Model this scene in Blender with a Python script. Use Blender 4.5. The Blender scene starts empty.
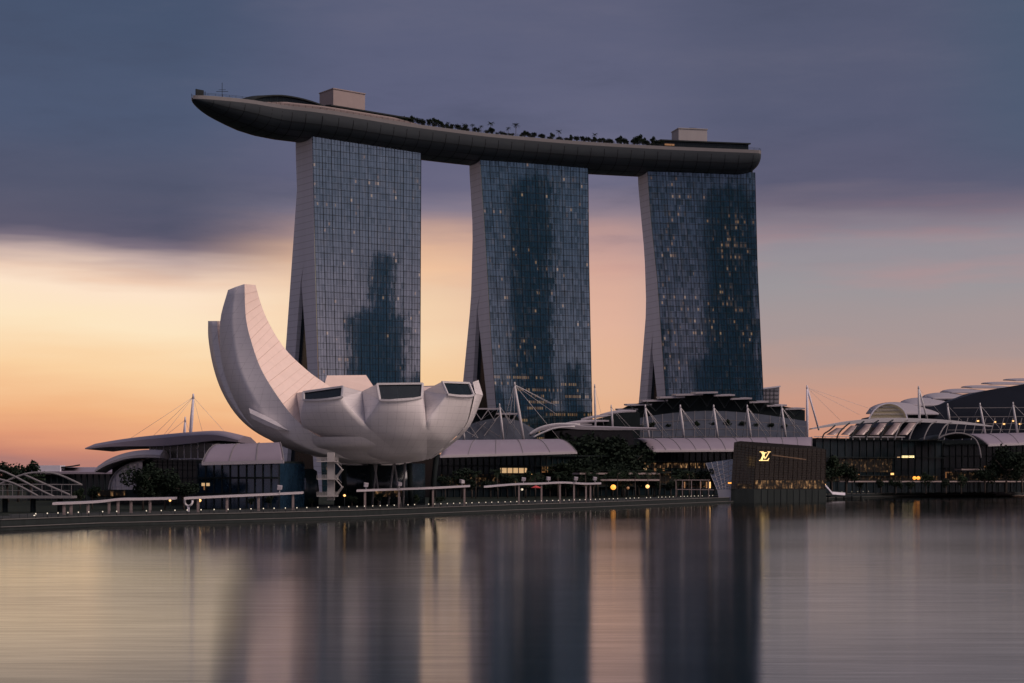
import bpy, bmesh, math, random
from mathutils import Vector, Matrix
random.seed(7)
rad = math.radians
SC = bpy.context.scene
COL = SC.collection
F, CX, HY, H = 1890.0, 512.0, 474.0, 12.0      # focal length in pixels, picture centre, horizon row, eye height

# ---------------------------------------------------------------- camera
cam = bpy.data.objects.new('camera', bpy.data.cameras.new('camera'))
COL.objects.link(cam)
cam.location = (0, 0, H); cam.rotation_euler = (rad(90), 0, 0)
cam.data.sensor_width = 36.0; cam.data.lens = 36.0 * F / 1024
cam.data.shift_y = (HY - 341.5) / 1024
cam.data.clip_start = 1.0; cam.data.clip_end = 30000
SC.camera = cam
SC.view_settings.view_transform = 'Standard'; SC.view_settings.look = 'None'
SC.view_settings.exposure = 0.0; SC.view_settings.gamma = 1.0
SC.render.engine = 'CYCLES'
SC.cycles.use_denoising = True
SC.cycles.max_bounces = 6; SC.cycles.glossy_bounces = 4; SC.cycles.diffuse_bounces = 3
SC.cycles.sample_clamp_indirect = 4.0

def lin(c):
    return tuple((x / 255 / 12.92) if x / 255 <= 0.04045 else ((x / 255 + 0.055) / 1.055) ** 2.4 for x in c[:3]) + (1,)

# ---------------------------------------------------------------- node helper
class N:
    def __init__(s, tree): s.t = tree; s.L = tree.links
    def new(s, typ, **k):
        n = s.t.nodes.new(typ)
        for a, b in k.items(): setattr(n, a, b)
        return n
    def put(s, sock, v):
        if isinstance(v, bpy.types.NodeSocket): s.L.new(v, sock)
        else: sock.default_value = v
    def m(s, op, a, b=0.0, c=None, clamp=False):
        n = s.new('ShaderNodeMath', operation=op); n.use_clamp = clamp
        s.put(n.inputs[0], a); s.put(n.inputs[1], b)
        if c is not None: s.put(n.inputs[2], c)
        return n.outputs[0]
    def mr(s, v, a, b, c=0.0, d=1.0, smooth=True):
        n = s.new('ShaderNodeMapRange'); n.interpolation_type = 'SMOOTHSTEP' if smooth else 'LINEAR'
        s.put(n.inputs[0], v)
        for i, x in enumerate((a, b, c, d)): n.inputs[1 + i].default_value = x
        return n.outputs[0]
    def mix(s, f, a, b, blend='MIX'):
        n = s.new('ShaderNodeMix', data_type='RGBA', blend_type=blend)
        s.put(n.inputs[0], f); s.put(n.inputs[6], a); s.put(n.inputs[7], b)
        return n.outputs[2]
    def ramp(s, v, stops, interp='LINEAR'):
        n = s.new('ShaderNodeValToRGB'); r = n.color_ramp; r.interpolation = interp
        stops = sorted(stops, key=lambda q: q[0])
        r.elements[0].position = stops[0][0]; r.elements[0].color = stops[0][1]
        r.elements[1].position = stops[-1][0]; r.elements[1].color = stops[-1][1]
        for p, c in stops[1:-1]:
            e = r.elements.new(p); e.color = c
        s.put(n.inputs[0], v)
        return n.outputs[0]
    def noise(s, vec, scale, detail=3, rough=0.5, dim='3D'):
        n = s.new('ShaderNodeTexNoise', noise_dimensions=dim)
        if vec is not None: s.put(n.inputs['Vector'], vec)
        n.inputs['Scale'].default_value = scale; n.inputs['Detail'].default_value = detail; n.inputs['Roughness'].default_value = rough
        return n
    def xyz(s, x, y, z):
        n = s.new('ShaderNodeCombineXYZ'); s.put(n.inputs[0], x); s.put(n.inputs[1], y); s.put(n.inputs[2], z)
        return n.outputs[0]

# ---------------------------------------------------------------- sky: a thin clear gap at the horizon under a heavy cloud sheet
SUN_EL, SUN_AZ = 42.0, 118.0        # soft key light, degrees above the horizon / clockwise from the view direction
W = bpy.data.worlds.new('World'); SC.world = W; W.use_nodes = True
nt = N(W.node_tree); W.node_tree.nodes.clear()
out = nt.new('ShaderNodeOutputWorld'); bg = nt.new('ShaderNodeBackground')
tc = nt.new('ShaderNodeTexCoord'); sp = nt.new('ShaderNodeSeparateXYZ'); nt.L.new(tc.outputs['Generated'], sp.inputs[0])
dx, dy, dz = sp.outputs
hor = nt.m('SQRT', nt.m('ADD', nt.m('MULTIPLY', dx, dx), nt.m('MULTIPLY', dy, dy)))
v0 = nt.m('DIVIDE', dz, nt.m('MAXIMUM', hor, 0.02))
az = nt.m('ARCTAN2', dx, dy)
# streaky cloud edges: long in azimuth, short in height
n1 = nt.noise(nt.xyz(nt.m('MULTIPLY', az, 5.0), nt.m('MULTIPLY', v0, 42.0), 3.1), 1.0, 4, 0.55).outputs[0]
n2 = nt.noise(nt.xyz(nt.m('MULTIPLY', az, 11.0), nt.m('MULTIPLY', v0, 110.0), 9.7), 1.0, 3, 0.5).outputs[0]
n3 = nt.noise(nt.xyz(nt.m('MULTIPLY', az, 4.0), nt.m('MULTIPLY', v0, 9.0), 5.5), 1.0, 3, 0.5).outputs[0]
v = nt.m('ADD', v0, nt.m('MULTIPLY', nt.m('SUBTRACT', n1, 0.5), 0.030))
v = nt.m('SUBTRACT', v, nt.m('MULTIPLY', nt.mr(az, rad(-9), rad(-16)), 0.006))     # the cloud edge hangs lower towards the left
v = nt.m('ADD', v, nt.m('MULTIPLY', nt.m('SUBTRACT', n2, 0.5), 0.006))
VM = 0.30
t = nt.m('DIVIDE', nt.m('MAXIMUM', v, 0.0), VM, clamp=True)
def col(rows, top):
    st = [((HY - y) / F / VM, lin(c)) for y, c in rows]
    st = [(p, c) for p, c in st if p < 0.97] + [(1.0, lin(top))]
    return nt.ramp(t, st)
left = col([(474, (176, 124, 116)), (462, (200, 134, 114)), (445, (226, 155, 119)), (420, (242, 180, 131)), (380, (252, 211, 163)),
            (335, (255, 231, 195)), (300, (255, 229, 203)), (282, (240, 210, 188)), (268, (196, 172, 166)), (252, (122, 110, 124)), (238, (92, 88, 108)), (200, (82, 84, 108)),
            (120, (73, 86, 115)), (0, (61, 78, 107))], (60, 75, 104))
midl = col([(474, (200, 142, 122)), (440, (236, 170, 128)), (400, (247, 202, 150)), (340, (249, 217, 178)), (290, (242, 206, 172)), (262, (240, 198, 162)),
            (246, (228, 184, 154)), (228, (190, 156, 148)), (206, (140, 128, 146)), (185, (108, 103, 131)), (120, (97, 98, 128)), (0, (90, 94, 123))], (84, 88, 116))
mid = col([(474, (206, 150, 126)), (430, (230, 174, 134)), (390, (231, 183, 150)), (330, (227, 180, 157)), (270, (215, 170, 154)), (240, (192, 154, 149)),
           (215, (158, 137, 147)), (180, (120, 114, 140)), (120, (102, 102, 130)), (0, (92, 94, 122))], (86, 88, 116))
right = col([(474, (192, 122, 108)), (430, (206, 146, 121)), (405, (203, 154, 134)), (375, (190, 154, 141)), (340, (168, 151, 150)), (290, (156, 150, 154)),
             (240, (148, 141, 150)), (224, (138, 126, 138)), (208, (120, 108, 125)), (190, (96, 92, 117)), (120, (88, 90, 117)), (0, (83, 87, 113))], (80, 86, 111))
back = col([(474, (160, 136, 140)), (400, (170, 148, 152)), (300, (176, 156, 164)), (150, (170, 156, 168)), (0, (156, 148, 164))], (146, 140, 158))
c = nt.mix(nt.mr(az, rad(-10.5), rad(-4.0)), left, midl)
c = nt.mix(nt.mr(az, rad(-3.5), rad(3.0)), c, mid)
c = nt.mix(nt.mr(az, rad(2.8), rad(7.5)), c, right)
aaz = nt.m('ABSOLUTE', nt.m('ADD', az, rad(2)))
c = nt.mix(nt.m('MAXIMUM', nt.mr(az, rad(20), rad(60)), nt.mr(az, rad(-50), rad(-110))), c, back)
# pink wisps on the right and peach ones on the left, under the cloud sheet
wisp = nt.m('MULTIPLY', nt.mr(n1, 0.48, 0.70), nt.m('MULTIPLY', nt.mr(v0, 0.06, 0.10), nt.m('MAXIMUM', nt.mr(v0, 0.118, 0.108), nt.m('MULTIPLY', nt.mr(v0, 0.152, 0.138), nt.mr(az, rad(4), rad(8))))))
c = nt.mix(nt.m('MULTIPLY', wisp, 0.35), c, nt.mix(nt.mr(az, rad(-4), rad(6)), lin((250, 198, 158)), lin((196, 146, 142))))
c = nt.mix(nt.m('MULTIPLY', nt.mr(v0, .115, .15), .30), c, lin((84, 91, 110)))
n4 = nt.noise(nt.xyz(nt.m('MULTIPLY', az, 6.0), nt.m('MULTIPLY', v0, 26.0), 12.5), 1.0, 7, 0.62).outputs[0]
c = nt.mix(nt.m('MULTIPLY', nt.mr(n4, 0.45, 0.80), nt.mr(v0, .085, .125, .02, .20)), c, lin((122, 118, 136)))
c = nt.mix(nt.m('MULTIPLY', nt.m('MULTIPLY', nt.mr(n4, 0.50, 0.22), nt.mr(v0, .10, .13)), 0.40), c, lin((66, 72, 94)))
zen = lin((120, 116, 138))
c = nt.mix(nt.m('MULTIPLY', nt.mr(az, rad(11), rad(16)), nt.m('MULTIPLY', nt.mr(v0, .13, .18), .45)), c, lin((66, 90, 112)))
c = nt.mix(nt.mr(v0, 0.28, 1.2), c, zen)
sky = nt.new('ShaderNodeTexSky', sky_type='NISHITA'); sky.sun_disc = False
sky.sun_elevation = rad(SUN_EL); sky.sun_rotation = rad(SUN_AZ); sky.air_density = 1.0; sky.dust_density = 4.0
clear = nt.mix(1.0, sky.outputs[0], (0.08, 0.08, 0.08, 1), 'MULTIPLY')
c = nt.mix(0.02, c, clear)           # what little clear sky shines through the sheet
nt.L.new(c, bg.inputs[0]); bg.inputs[1].default_value = 1.0
nt.L.new(bg.outputs[0], out.inputs[0])

sun = bpy.data.objects.new('sun', bpy.data.lights.new('sun', 'SUN')); COL.objects.link(sun)
sun.data.energy = 2.5; sun.data.angle = rad(35); sun.data.color = (1.0, 0.76, 0.66)
d = Vector((math.sin(rad(SUN_AZ)) * math.cos(rad(SUN_EL)), math.cos(rad(SUN_AZ)) * math.cos(rad(SUN_EL)), math.sin(rad(SUN_EL))))
sun.rotation_euler = d.to_track_quat('Z', 'Y').to_euler()
sun.location = (300, 100, 400)

# ---------------------------------------------------------------- helpers
def P(px, py, dist):
    """the place a photo point stands at, given its distance from the camera along the view"""
    return Vector(((px - CX) * dist / F, dist, H + (HY - py) * dist / F))
def PX(px, dist): return (px - CX) * dist / F
def PZ(py, dist): return H + (HY - py) * dist / F
def lerp(a, b, t): return a + (b - a) * t
def table(tab, x):
    tab = sorted(tab)
    if x <= tab[0][0]:
        a, b = tab[0], tab[1]
    elif x >= tab[-1][0]:
        a, b = tab[-2], tab[-1]
    else:
        for a, b in zip(tab, tab[1:]):
            if a[0] <= x <= b[0]: break
    return a[1] + (b[1] - a[1]) * (x - a[0]) / (b[0] - a[0])
def catmull(pts, n):
    """n points along a smooth curve through pts (tuples of any length)"""
    k = len(pts[0]); P_ = [tuple(2 * pts[0][i] - pts[1][i] for i in range(k))] + [tuple(p) for p in pts] + [tuple(2 * pts[-1][i] - pts[-2][i] for i in range(k))]
    res = []
    for j in range(n):
        u = j / (n - 1) * (len(pts) - 1); i = min(int(u), len(pts) - 2); f = u - i
        a, b, c_, d_ = P_[i], P_[i + 1], P_[i + 2], P_[i + 3]
        res.append(tuple(0.5 * (2 * b[q] + (c_[q] - a[q]) * f + (2 * a[q] - 5 * b[q] + 4 * c_[q] - d_[q]) * f * f + (3 * b[q] - a[q] - 3 * c_[q] + d_[q]) * f ** 3) for q in range(k)))
    return res

class MB:
    def __init__(s): s.v = []; s.f = []; s.mi = []; s.uv = {}; s.k = 0; s.sm = []
    def quad(s, a, b, c, d, uv=None):
        i = len(s.v); s.v += [Vector(a), Vector(b), Vector(c), Vector(d)]
        if uv: s.uv[len(s.f)] = uv
        s.f.append((i, i + 1, i + 2, i + 3)); s.mi.append(s.k); s.sm.append(False); return s
    def poly(s, pts):
        i = len(s.v); s.v += [Vector(p) for p in pts]; s.f.append(tuple(range(i, i + len(pts)))); s.mi.append(s.k); s.sm.append(False); return s
    def grid(s, rows, closed=False, smooth=False, caps=False):
        i0 = len(s.v); n = len(rows[0])
        for r in rows: s.v += [Vector(p) for p in r]
        for j in range(len(rows) - 1):
            for q in range(n if closed else n - 1):
                q2 = (q + 1) % n
                s.f.append((i0 + j * n + q, i0 + j * n + q2, i0 + (j + 1) * n + q2, i0 + (j + 1) * n + q)); s.mi.append(s.k); s.sm.append(smooth)
        if caps:
            s.f.append(tuple(reversed(range(i0, i0 + n)))); s.f.append(tuple(range(i0 + (len(rows) - 1) * n, i0 + len(rows) * n)))
            s.mi += [s.k] * 2; s.sm += [False] * 2
        return s
    def box(s, c, size, rz=0.0):
        hx, hy, hz = [q / 2 for q in size]; R = Matrix.Rotation(rz, 3, 'Z'); c = Vector(c)
        p = [c + R @ Vector((x * hx, y * hy, z * hz)) for z in (-1, 1) for x, y in ((-1, -1), (1, -1), (1, 1), (-1, 1))]
        return s.grid([p[:4], p[4:]], closed=True, caps=True)
    def bar(s, a, b, w, h=None, up=(0, 0, 1)):
        """a square bar from a to b"""
        a, b = Vector(a), Vector(b); h = h or w; dr = (b - a).normalized(); u = Vector(up)
        if abs(dr.dot(u)) > 0.99: u = Vector((0, 1, 0))
        x = dr.cross(u).normalized() * (w / 2); y = x.cross(dr).normalized() * (h / 2)
        return s.grid([[p + x + y, p + x - y, p - x - y, p - x + y] for p in (a, b)], closed=True, caps=True)
    def tube(s, pts, r, n=8, smooth=True):
        pts = [Vector(p) for p in pts]; rs = r if isinstance(r, (list, tuple)) else [r] * len(pts); rows = []
        for i, p in enumerate(pts):
            dr = (pts[min(i + 1, len(pts) - 1)] - pts[max(i - 1, 0)]).normalized()
            u = Vector((0, 0, 1)) if abs(dr.z) < 0.95 else Vector((0, 1, 0))
            x = dr.cross(u).normalized(); y = x.cross(dr).normalized()
            rows.append([p + (x * math.cos(2 * math.pi * q / n) + y * math.sin(2 * math.pi * q / n)) * rs[i] for q in range(n)])
        return s.grid(rows, closed=True, smooth=smooth, caps=True)
    def ball(s, c, r, n=8, m=6):
        c = Vector(c); r3 = r if isinstance(r, (tuple, list)) else (r, r, r)
        rows = [[c + Vector((r3[0] * math.sin(a) * math.cos(b), r3[1] * math.sin(a) * math.sin(b), r3[2] * math.cos(a)))
                 for b in [2 * math.pi * q / n for q in range(n)]] for a in [math.pi * (0.02 + 0.96 * j / m) for j in range(m + 1)]]
        return s.grid(rows, closed=True, smooth=True, caps=True)
    def slab(s, rows, th, smooth=False, dirv=(0, 0, -1)):
        """a sheet of points given a thickness"""
        o = Vector(dirv) * th; n = len(rows[0]); m = len(rows)
        s.grid(rows, smooth=smooth); low = [[Vector(p) + o for p in r] for r in rows]
        s.grid([list(reversed(r)) for r in low], smooth=smooth)
        edge = list(rows[0]) + [r[-1] for r in rows[1:]] + list(reversed(rows[-1]))[1:] + [r[0] for r in reversed(rows[:-1])][:-1]
        return s.grid([[Vector(p) for p in edge], [Vector(p) + o for p in edge]], closed=True)
    def prism(s, pts, ext):
        e = Vector(ext); a = [Vector(p) for p in pts]
        return s.grid([a, [p + e for p in a]], closed=True, caps=True)
    def build(s, name, mats, parent=None, recalc=True):
        off = Vector((0, 0, 0)); q = parent
        while q is not None: off += q.location; q = q.parent
        me = bpy.data.meshes.new(name)
        me.from_pydata([tuple(p - off) for p in s.v], [], s.f)
        for m in (mats if isinstance(mats, (list, tuple)) else [mats]): me.materials.append(m)
        for i, p in enumerate(me.polygons):
            p.material_index = s.mi[i]; p.use_smooth = s.sm[i]
        if s.uv:
            l = me.uv_layers.new(name='UVMap')
            for fi, u in s.uv.items():
                for k, li in enumerate(me.polygons[fi].loop_indices): l.data[li].uv = u[k]
        if recalc:
            b = bmesh.new(); b.from_mesh(me)
            bmesh.ops.remove_doubles(b, verts=b.verts, dist=1e-4)
            bmesh.ops.recalc_face_normals(b, faces=b.faces); b.to_mesh(me); b.free()
        o = bpy.data.objects.new(name, me); COL.objects.link(o)
        if parent is not None: o.parent = parent
        return o

def tag(o, label, cat, group=None, kind=None):
    if label: o['label'] = label
    if cat: o['category'] = cat
    if group: o['group'] = group
    if kind: o['kind'] = kind
    return o
def thing(name, label, cat, loc=(0, 0, 0), group=None, rz=0.0):
    o = bpy.data.objects.new(name, None); COL.objects.link(o); o.location = loc; o.rotation_euler = (0, 0, rz)
    o.empty_display_size = 0.5
    return tag(o, label, cat, group)
def structure(o): o['kind'] = 'structure'; return o
def copy_tree(o, loc=None, label=None, rz=None, scale=None, parent=None):
    c_ = o.copy(); COL.objects.link(c_)
    if parent is not None: c_.parent = parent
    if loc is not None: c_.location = loc
    if rz is not None: c_.rotation_euler = (0, 0, rz)
    if scale is not None: c_.scale = (scale,) * 3 if isinstance(scale, (int, float)) else scale
    if label: c_['label'] = label
    for ch in list(o.children): copy_tree(ch, parent=c_)
    return c_

# ---------------------------------------------------------------- materials
MATS = {}
def mat(name, colr, rough=0.6, metal=0.0, var=0.15, scale=0.3, emit=None, estr=1.0, spec=0.5, bump=0.0, streak=False):
    m = bpy.data.materials.new(name); m.use_nodes = True; n = N(m.node_tree)
    b = m.node_tree.nodes['Principled BSDF']; tcx = n.new('ShaderNodeTexCoord')
    vec = tcx.outputs['Object']
    if streak:
        mp = n.new('ShaderNodeMapping'); mp.inputs['Scale'].default_value = (1, 1, 0.12); n.L.new(vec, mp.inputs[0]); vec = mp.outputs[0]
    nz = n.noise(vec, scale, 5, 0.6)
    cc = n.mix(nz.outputs[0], tuple(x * (1 - var) for x in colr) + (1,), tuple(min(1, x * (1 + var)) for x in colr) + (1,))
    n.L.new(cc, b.inputs['Base Color']); b.inputs['Roughness'].default_value = rough; b.inputs['Metallic'].default_value = metal
    b.inputs['Specular IOR Level'].default_value = spec
    if bump:
        bp = n.new('ShaderNodeBump'); bp.inputs['Strength'].default_value = bump; n.L.new(nz.outputs[0], bp.inputs['Height']); n.L.new(bp.outputs[0], b.inputs['Normal'])
    if emit:
        b.inputs['Emission Color'].default_value = tuple(emit) + (1,); b.inputs['Emission Strength'].default_value = estr
    MATS[name] = m; return m
concrete = mat('pale_concrete', (.60, .59, .68), .8, var=.12, scale=.15, streak=True)
white_paint = mat('white_painted_steel', (.50, .49, .51), .5, var=.08)
white_shell = mat('white_roof_sheet', (.33, .31, .34), .5, var=.10, scale=.2)
lilac_sheet = mat('pale_canopy_sheet', (.225, .195, .24), .45, var=.10, scale=.2)
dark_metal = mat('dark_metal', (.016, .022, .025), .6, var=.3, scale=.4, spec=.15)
dark_clad = mat('dark_cladding', (.012, .018, .020), .7, var=.4, scale=.25, spec=.1)  # teal shadow tone is mixed into the dark base colours
paving = mat('paving', (.045, .05, .05), .9, var=.3, scale=.2, spec=.08)
sea_stone = mat('seawall_concrete', (.022, .028, .029), .85, spec=.08, var=.4, scale=.4, streak=True)
soil = mat('ground_surface', (.016, .022, .018), .95, spec=.05, var=.4, scale=.05)
leaf_dark = mat('foliage_dark', (.012, .021, .014), .8, spec=.1, var=.6, scale=.5)
leaf_mid = mat('foliage_mid', (.018, .031, .018), .8, spec=.1, var=.6, scale=.5)
bark = mat('bark', (.07, .055, .045), .9, var=.3, scale=2)
pink_wall = mat('warm_render', (.29, .24, .235), .8, var=.12, scale=.2)
pale_stone = mat('pale_column_stone', (.22, .18, .18), .75, var=.15, scale=1)
warm_lamp = mat('warm_lamp', (.8, .6, .3), .5, emit=(1.0, .50, .16), estr=1.6)
dull_steel = mat('weathered_steel', (.17, .165, .175), .7, var=.2, spec=.2)
white_lamp = mat('white_lamp', (.8, .8, .7), .5, emit=(1.0, .86, .62), estr=.55)
orange_lamp = mat('orange_lamp', (.8, .4, .1), .5, emit=(1.0, .36, .05), estr=1.6)
interior_lit = mat('lit_interior', (.5, .4, .25), .6, var=.5, scale=.8, emit=(1.0, .62, .30), estr=.55)
interior_dim = mat('dim_interior', (.3, .2, .12), .6, var=.5, scale=.8, emit=(1.0, .40, .12), estr=.16)
def glow_mat(name, lo, hi, strength, sx=.9, sz=.5):
    """dark shop glass with patches of lit interior behind it"""
    m = bpy.data.materials.new(name); m.use_nodes = True; n = N(m.node_tree); b = m.node_tree.nodes['Principled BSDF']
    tcx = n.new('ShaderNodeTexCoord'); mp = n.new('ShaderNodeMapping'); mp.inputs['Scale'].default_value = (sx, sx, sz); n.L.new(tcx.outputs['Object'], mp.inputs[0])
    a = n.noise(mp.outputs[0], 1.0, 5, .7).outputs[0]; mp2 = n.new('ShaderNodeMapping'); mp2.inputs['Scale'].default_value = (sx * 2.6, sx * 2.6, sz * .7); n.L.new(tcx.outputs['Object'], mp2.inputs[0])
    f = n.m('MULTIPLY', n.mr(a, lo, hi), n.mr(n.noise(mp2.outputs[0], 1.0, 4, .7).outputs[0], .38, .72))
    b.inputs['Base Color'].default_value = (.015, .015, .014, 1); b.inputs['Roughness'].default_value = .4; b.inputs['Specular IOR Level'].default_value = .1
    n.L.new(n.mix(a, (1.0, .30, .05, 1), (1.0, .70, .36, 1)), b.inputs['Emission Color']); n.L.new(n.m('MULTIPLY', f, strength), b.inputs['Emission Strength'])
    return m
shop_glow = glow_mat('shop_interior_glow', .46, .74, .9, .5, .4)
dim_glow = glow_mat('dim_interior_glow', .50, .78, .55, .6, .6)
red_cloth = mat('red_fabric', (.45, .05, .05), .8)

def glass_mat(name, base=(.012, .022, .03), gloss=0.35, rough=.06, tint=(.8, .85, .9)):
    m = bpy.data.materials.new(name); m.use_nodes = True; n = N(m.node_tree); m.node_tree.nodes.clear()
    o = n.new('ShaderNodeOutputMaterial'); a = n.new('ShaderNodeBsdfDiffuse'); g = n.new('ShaderNodeBsdfGlossy'); mx = n.new('ShaderNodeMixShader')
    tcx = n.new('ShaderNodeTexCoord'); nz = n.noise(tcx.outputs['Object'], .35, 4, .6)
    n.L.new(n.mix(nz.outputs[0], tuple(x * .5 for x in base) + (1,), tuple(x * 1.6 for x in base) + (1,)), a.inputs[0])
    g.inputs[0].default_value = tint + (1,); g.inputs['Roughness'].default_value = rough
    bp = n.new('ShaderNodeBump'); bp.inputs['Strength'].default_value = .06; n.L.new(nz.outputs[0], bp.inputs['Height']); n.L.new(bp.outputs[0], g.inputs['Normal'])
    mx.inputs[0].default_value = gloss
    n.L.new(a.outputs[0], mx.inputs[1]); n.L.new(g.outputs[0], mx.inputs[2]); n.L.new(mx.outputs[0], o.inputs[0])
    return m
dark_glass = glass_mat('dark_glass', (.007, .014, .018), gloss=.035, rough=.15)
blue_glass = glass_mat('blue_glass', (.010, .026, .048), .10, .1, (.6, .75, 1.0))
atrium_glass = glass_mat('atrium_glass', (.008, .014, .018), .05, .2)

def facade_mat(name, gloss, lit, bands=None, seed=0.0, tint=(.78, .84, .92)):
    """curtain wall: every pane tilted a hair its own way, some with curtains, a few lit"""
    m = bpy.data.materials.new(name); m.use_nodes = True; n = N(m.node_tree); m.node_tree.nodes.clear()
    o = n.new('ShaderNodeOutputMaterial')
    uv = n.new('ShaderNodeUVMap'); s = n.new('ShaderNodeSeparateXYZ'); n.L.new(uv.outputs[0], s.inputs[0]); u, w = s.outputs[0], s.outputs[1]
    PU, PV = 1.36, 3.35
    cu = n.m('FLOOR', n.m('DIVIDE', u, PU)); cv = n.m('FLOOR', n.m('DIVIDE', w, PV))
    fu = n.m('FRACT', n.m('DIVIDE', u, PU)); fv = n.m('FRACT', n.m('DIVIDE', w, PV))
    wn = n.new('ShaderNodeTexWhiteNoise', noise_dimensions='3D'); n.L.new(n.xyz(cu, cv, seed), wn.inputs[0])
    wn2 = n.new('ShaderNodeTexWhiteNoise', noise_dimensions='3D'); n.L.new(n.xyz(cu, cv, seed + 7.3), wn2.inputs[0])
    zone = n.noise(n.xyz(n.m('MULTIPLY', u, .05), n.m('MULTIPLY', w, .022), seed), 1.0, 3, .6).outputs[0]
    wob = n.noise(n.xyz(n.m('MULTIPLY', u, .35), n.m('MULTIPLY', w, .06), seed + 3), 1.0, 3, .6)
    geo = n.new('ShaderNodeNewGeometry')
    def vm(op, a, b):
        q = n.new('ShaderNodeVectorMath', operation=op); n.put(q.inputs[0], a); n.put(q.inputs[1], b); return q.outputs[0]
    def sc(a, f):
        q = n.new('ShaderNodeVectorMath', operation='SCALE'); n.put(q.inputs[0], a); q.inputs['Scale'].default_value = f; return q.outputs[0]
    j = vm('ADD', sc(vm('SUBTRACT', wn.outputs['Color'], (.5, .5, .5)), .003), sc(vm('SUBTRACT', wob.outputs['Color'], (.5, .5, .5)), .014))
    nr = n.new('ShaderNodeVectorMath', operation='NORMALIZE'); n.L.new(vm('ADD', geo.outputs['Normal'], j), nr.inputs[0])
    g = n.new('ShaderNodeBsdfGlossy'); g.inputs['Roughness'].default_value = .045; g.inputs[0].default_value = tint + (1,); n.L.new(nr.outputs[0], g.inputs['Normal'])
    dif = n.new('ShaderNodeBsdfDiffuse')
    cur = n.mr(wn2.outputs[0], .62, .98)
    n.L.new(n.mix(n.m('MULTIPLY', cur, n.mr(zone, .35, .7)), (.010, .028, .042, 1), (.075, .085, .09, 1)), dif.inputs[0])
    mx = n.new('ShaderNodeMixShader')
    n.L.new(n.m('MULTIPLY_ADD', n.m('SUBTRACT', wn.outputs[0], .5), .16, gloss), mx.inputs[0])
    n.L.new(dif.outputs[0], mx.inputs[1]); n.L.new(g.outputs[0], mx.inputs[2])
    # lit rooms
    thr = n.m('SUBTRACT', 1.0, n.m('MULTIPLY', n.mr(zone, .42, .72), lit * 2.2))
    on = n.m('GREATER_THAN', wn2.outputs[0], thr)
    if bands:
        z0, z1, amt = bands
        inb = n.m('MULTIPLY', n.m('GREATER_THAN', w, z0), n.m('LESS_THAN', w, z1))
        rown = n.new('ShaderNodeTexWhiteNoise', noise_dimensions='2D'); n.L.new(n.xyz(n.m('FLOOR', n.m('DIVIDE', u, 11)), cv, 0), rown.inputs[0])
        on = n.m('MAXIMUM', on, n.m('MULTIPLY', inb, n.m('MULTIPLY', n.m('GREATER_THAN', rown.outputs[0], 1 - amt), n.m('GREATER_THAN', wn.outputs[0], .25))))
    shape = n.m('MULTIPLY', n.m('MULTIPLY', n.m('GREATER_THAN', fu, .18), n.m('LESS_THAN', fu, .86)), n.m('MULTIPLY', n.m('GREATER_THAN', fv, .18), n.m('LESS_THAN', fv, .62)))
    em = n.new('ShaderNodeEmission')
    n.L.new(n.mix(wn.outputs[0], (1.0, .40, .10, 1), (1.0, .62, .28, 1)), em.inputs[0])
    n.L.new(n.m('MULTIPLY', n.m('MULTIPLY', on, shape), n.m('MULTIPLY_ADD', wn.outputs[0], .17, .015)), em.inputs[1])
    ad = n.new('ShaderNodeAddShader'); n.L.new(mx.outputs[0], ad.inputs[0]); n.L.new(em.outputs[0], ad.inputs[1]); n.L.new(ad.outputs[0], o.inputs[0])
    return m

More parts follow.
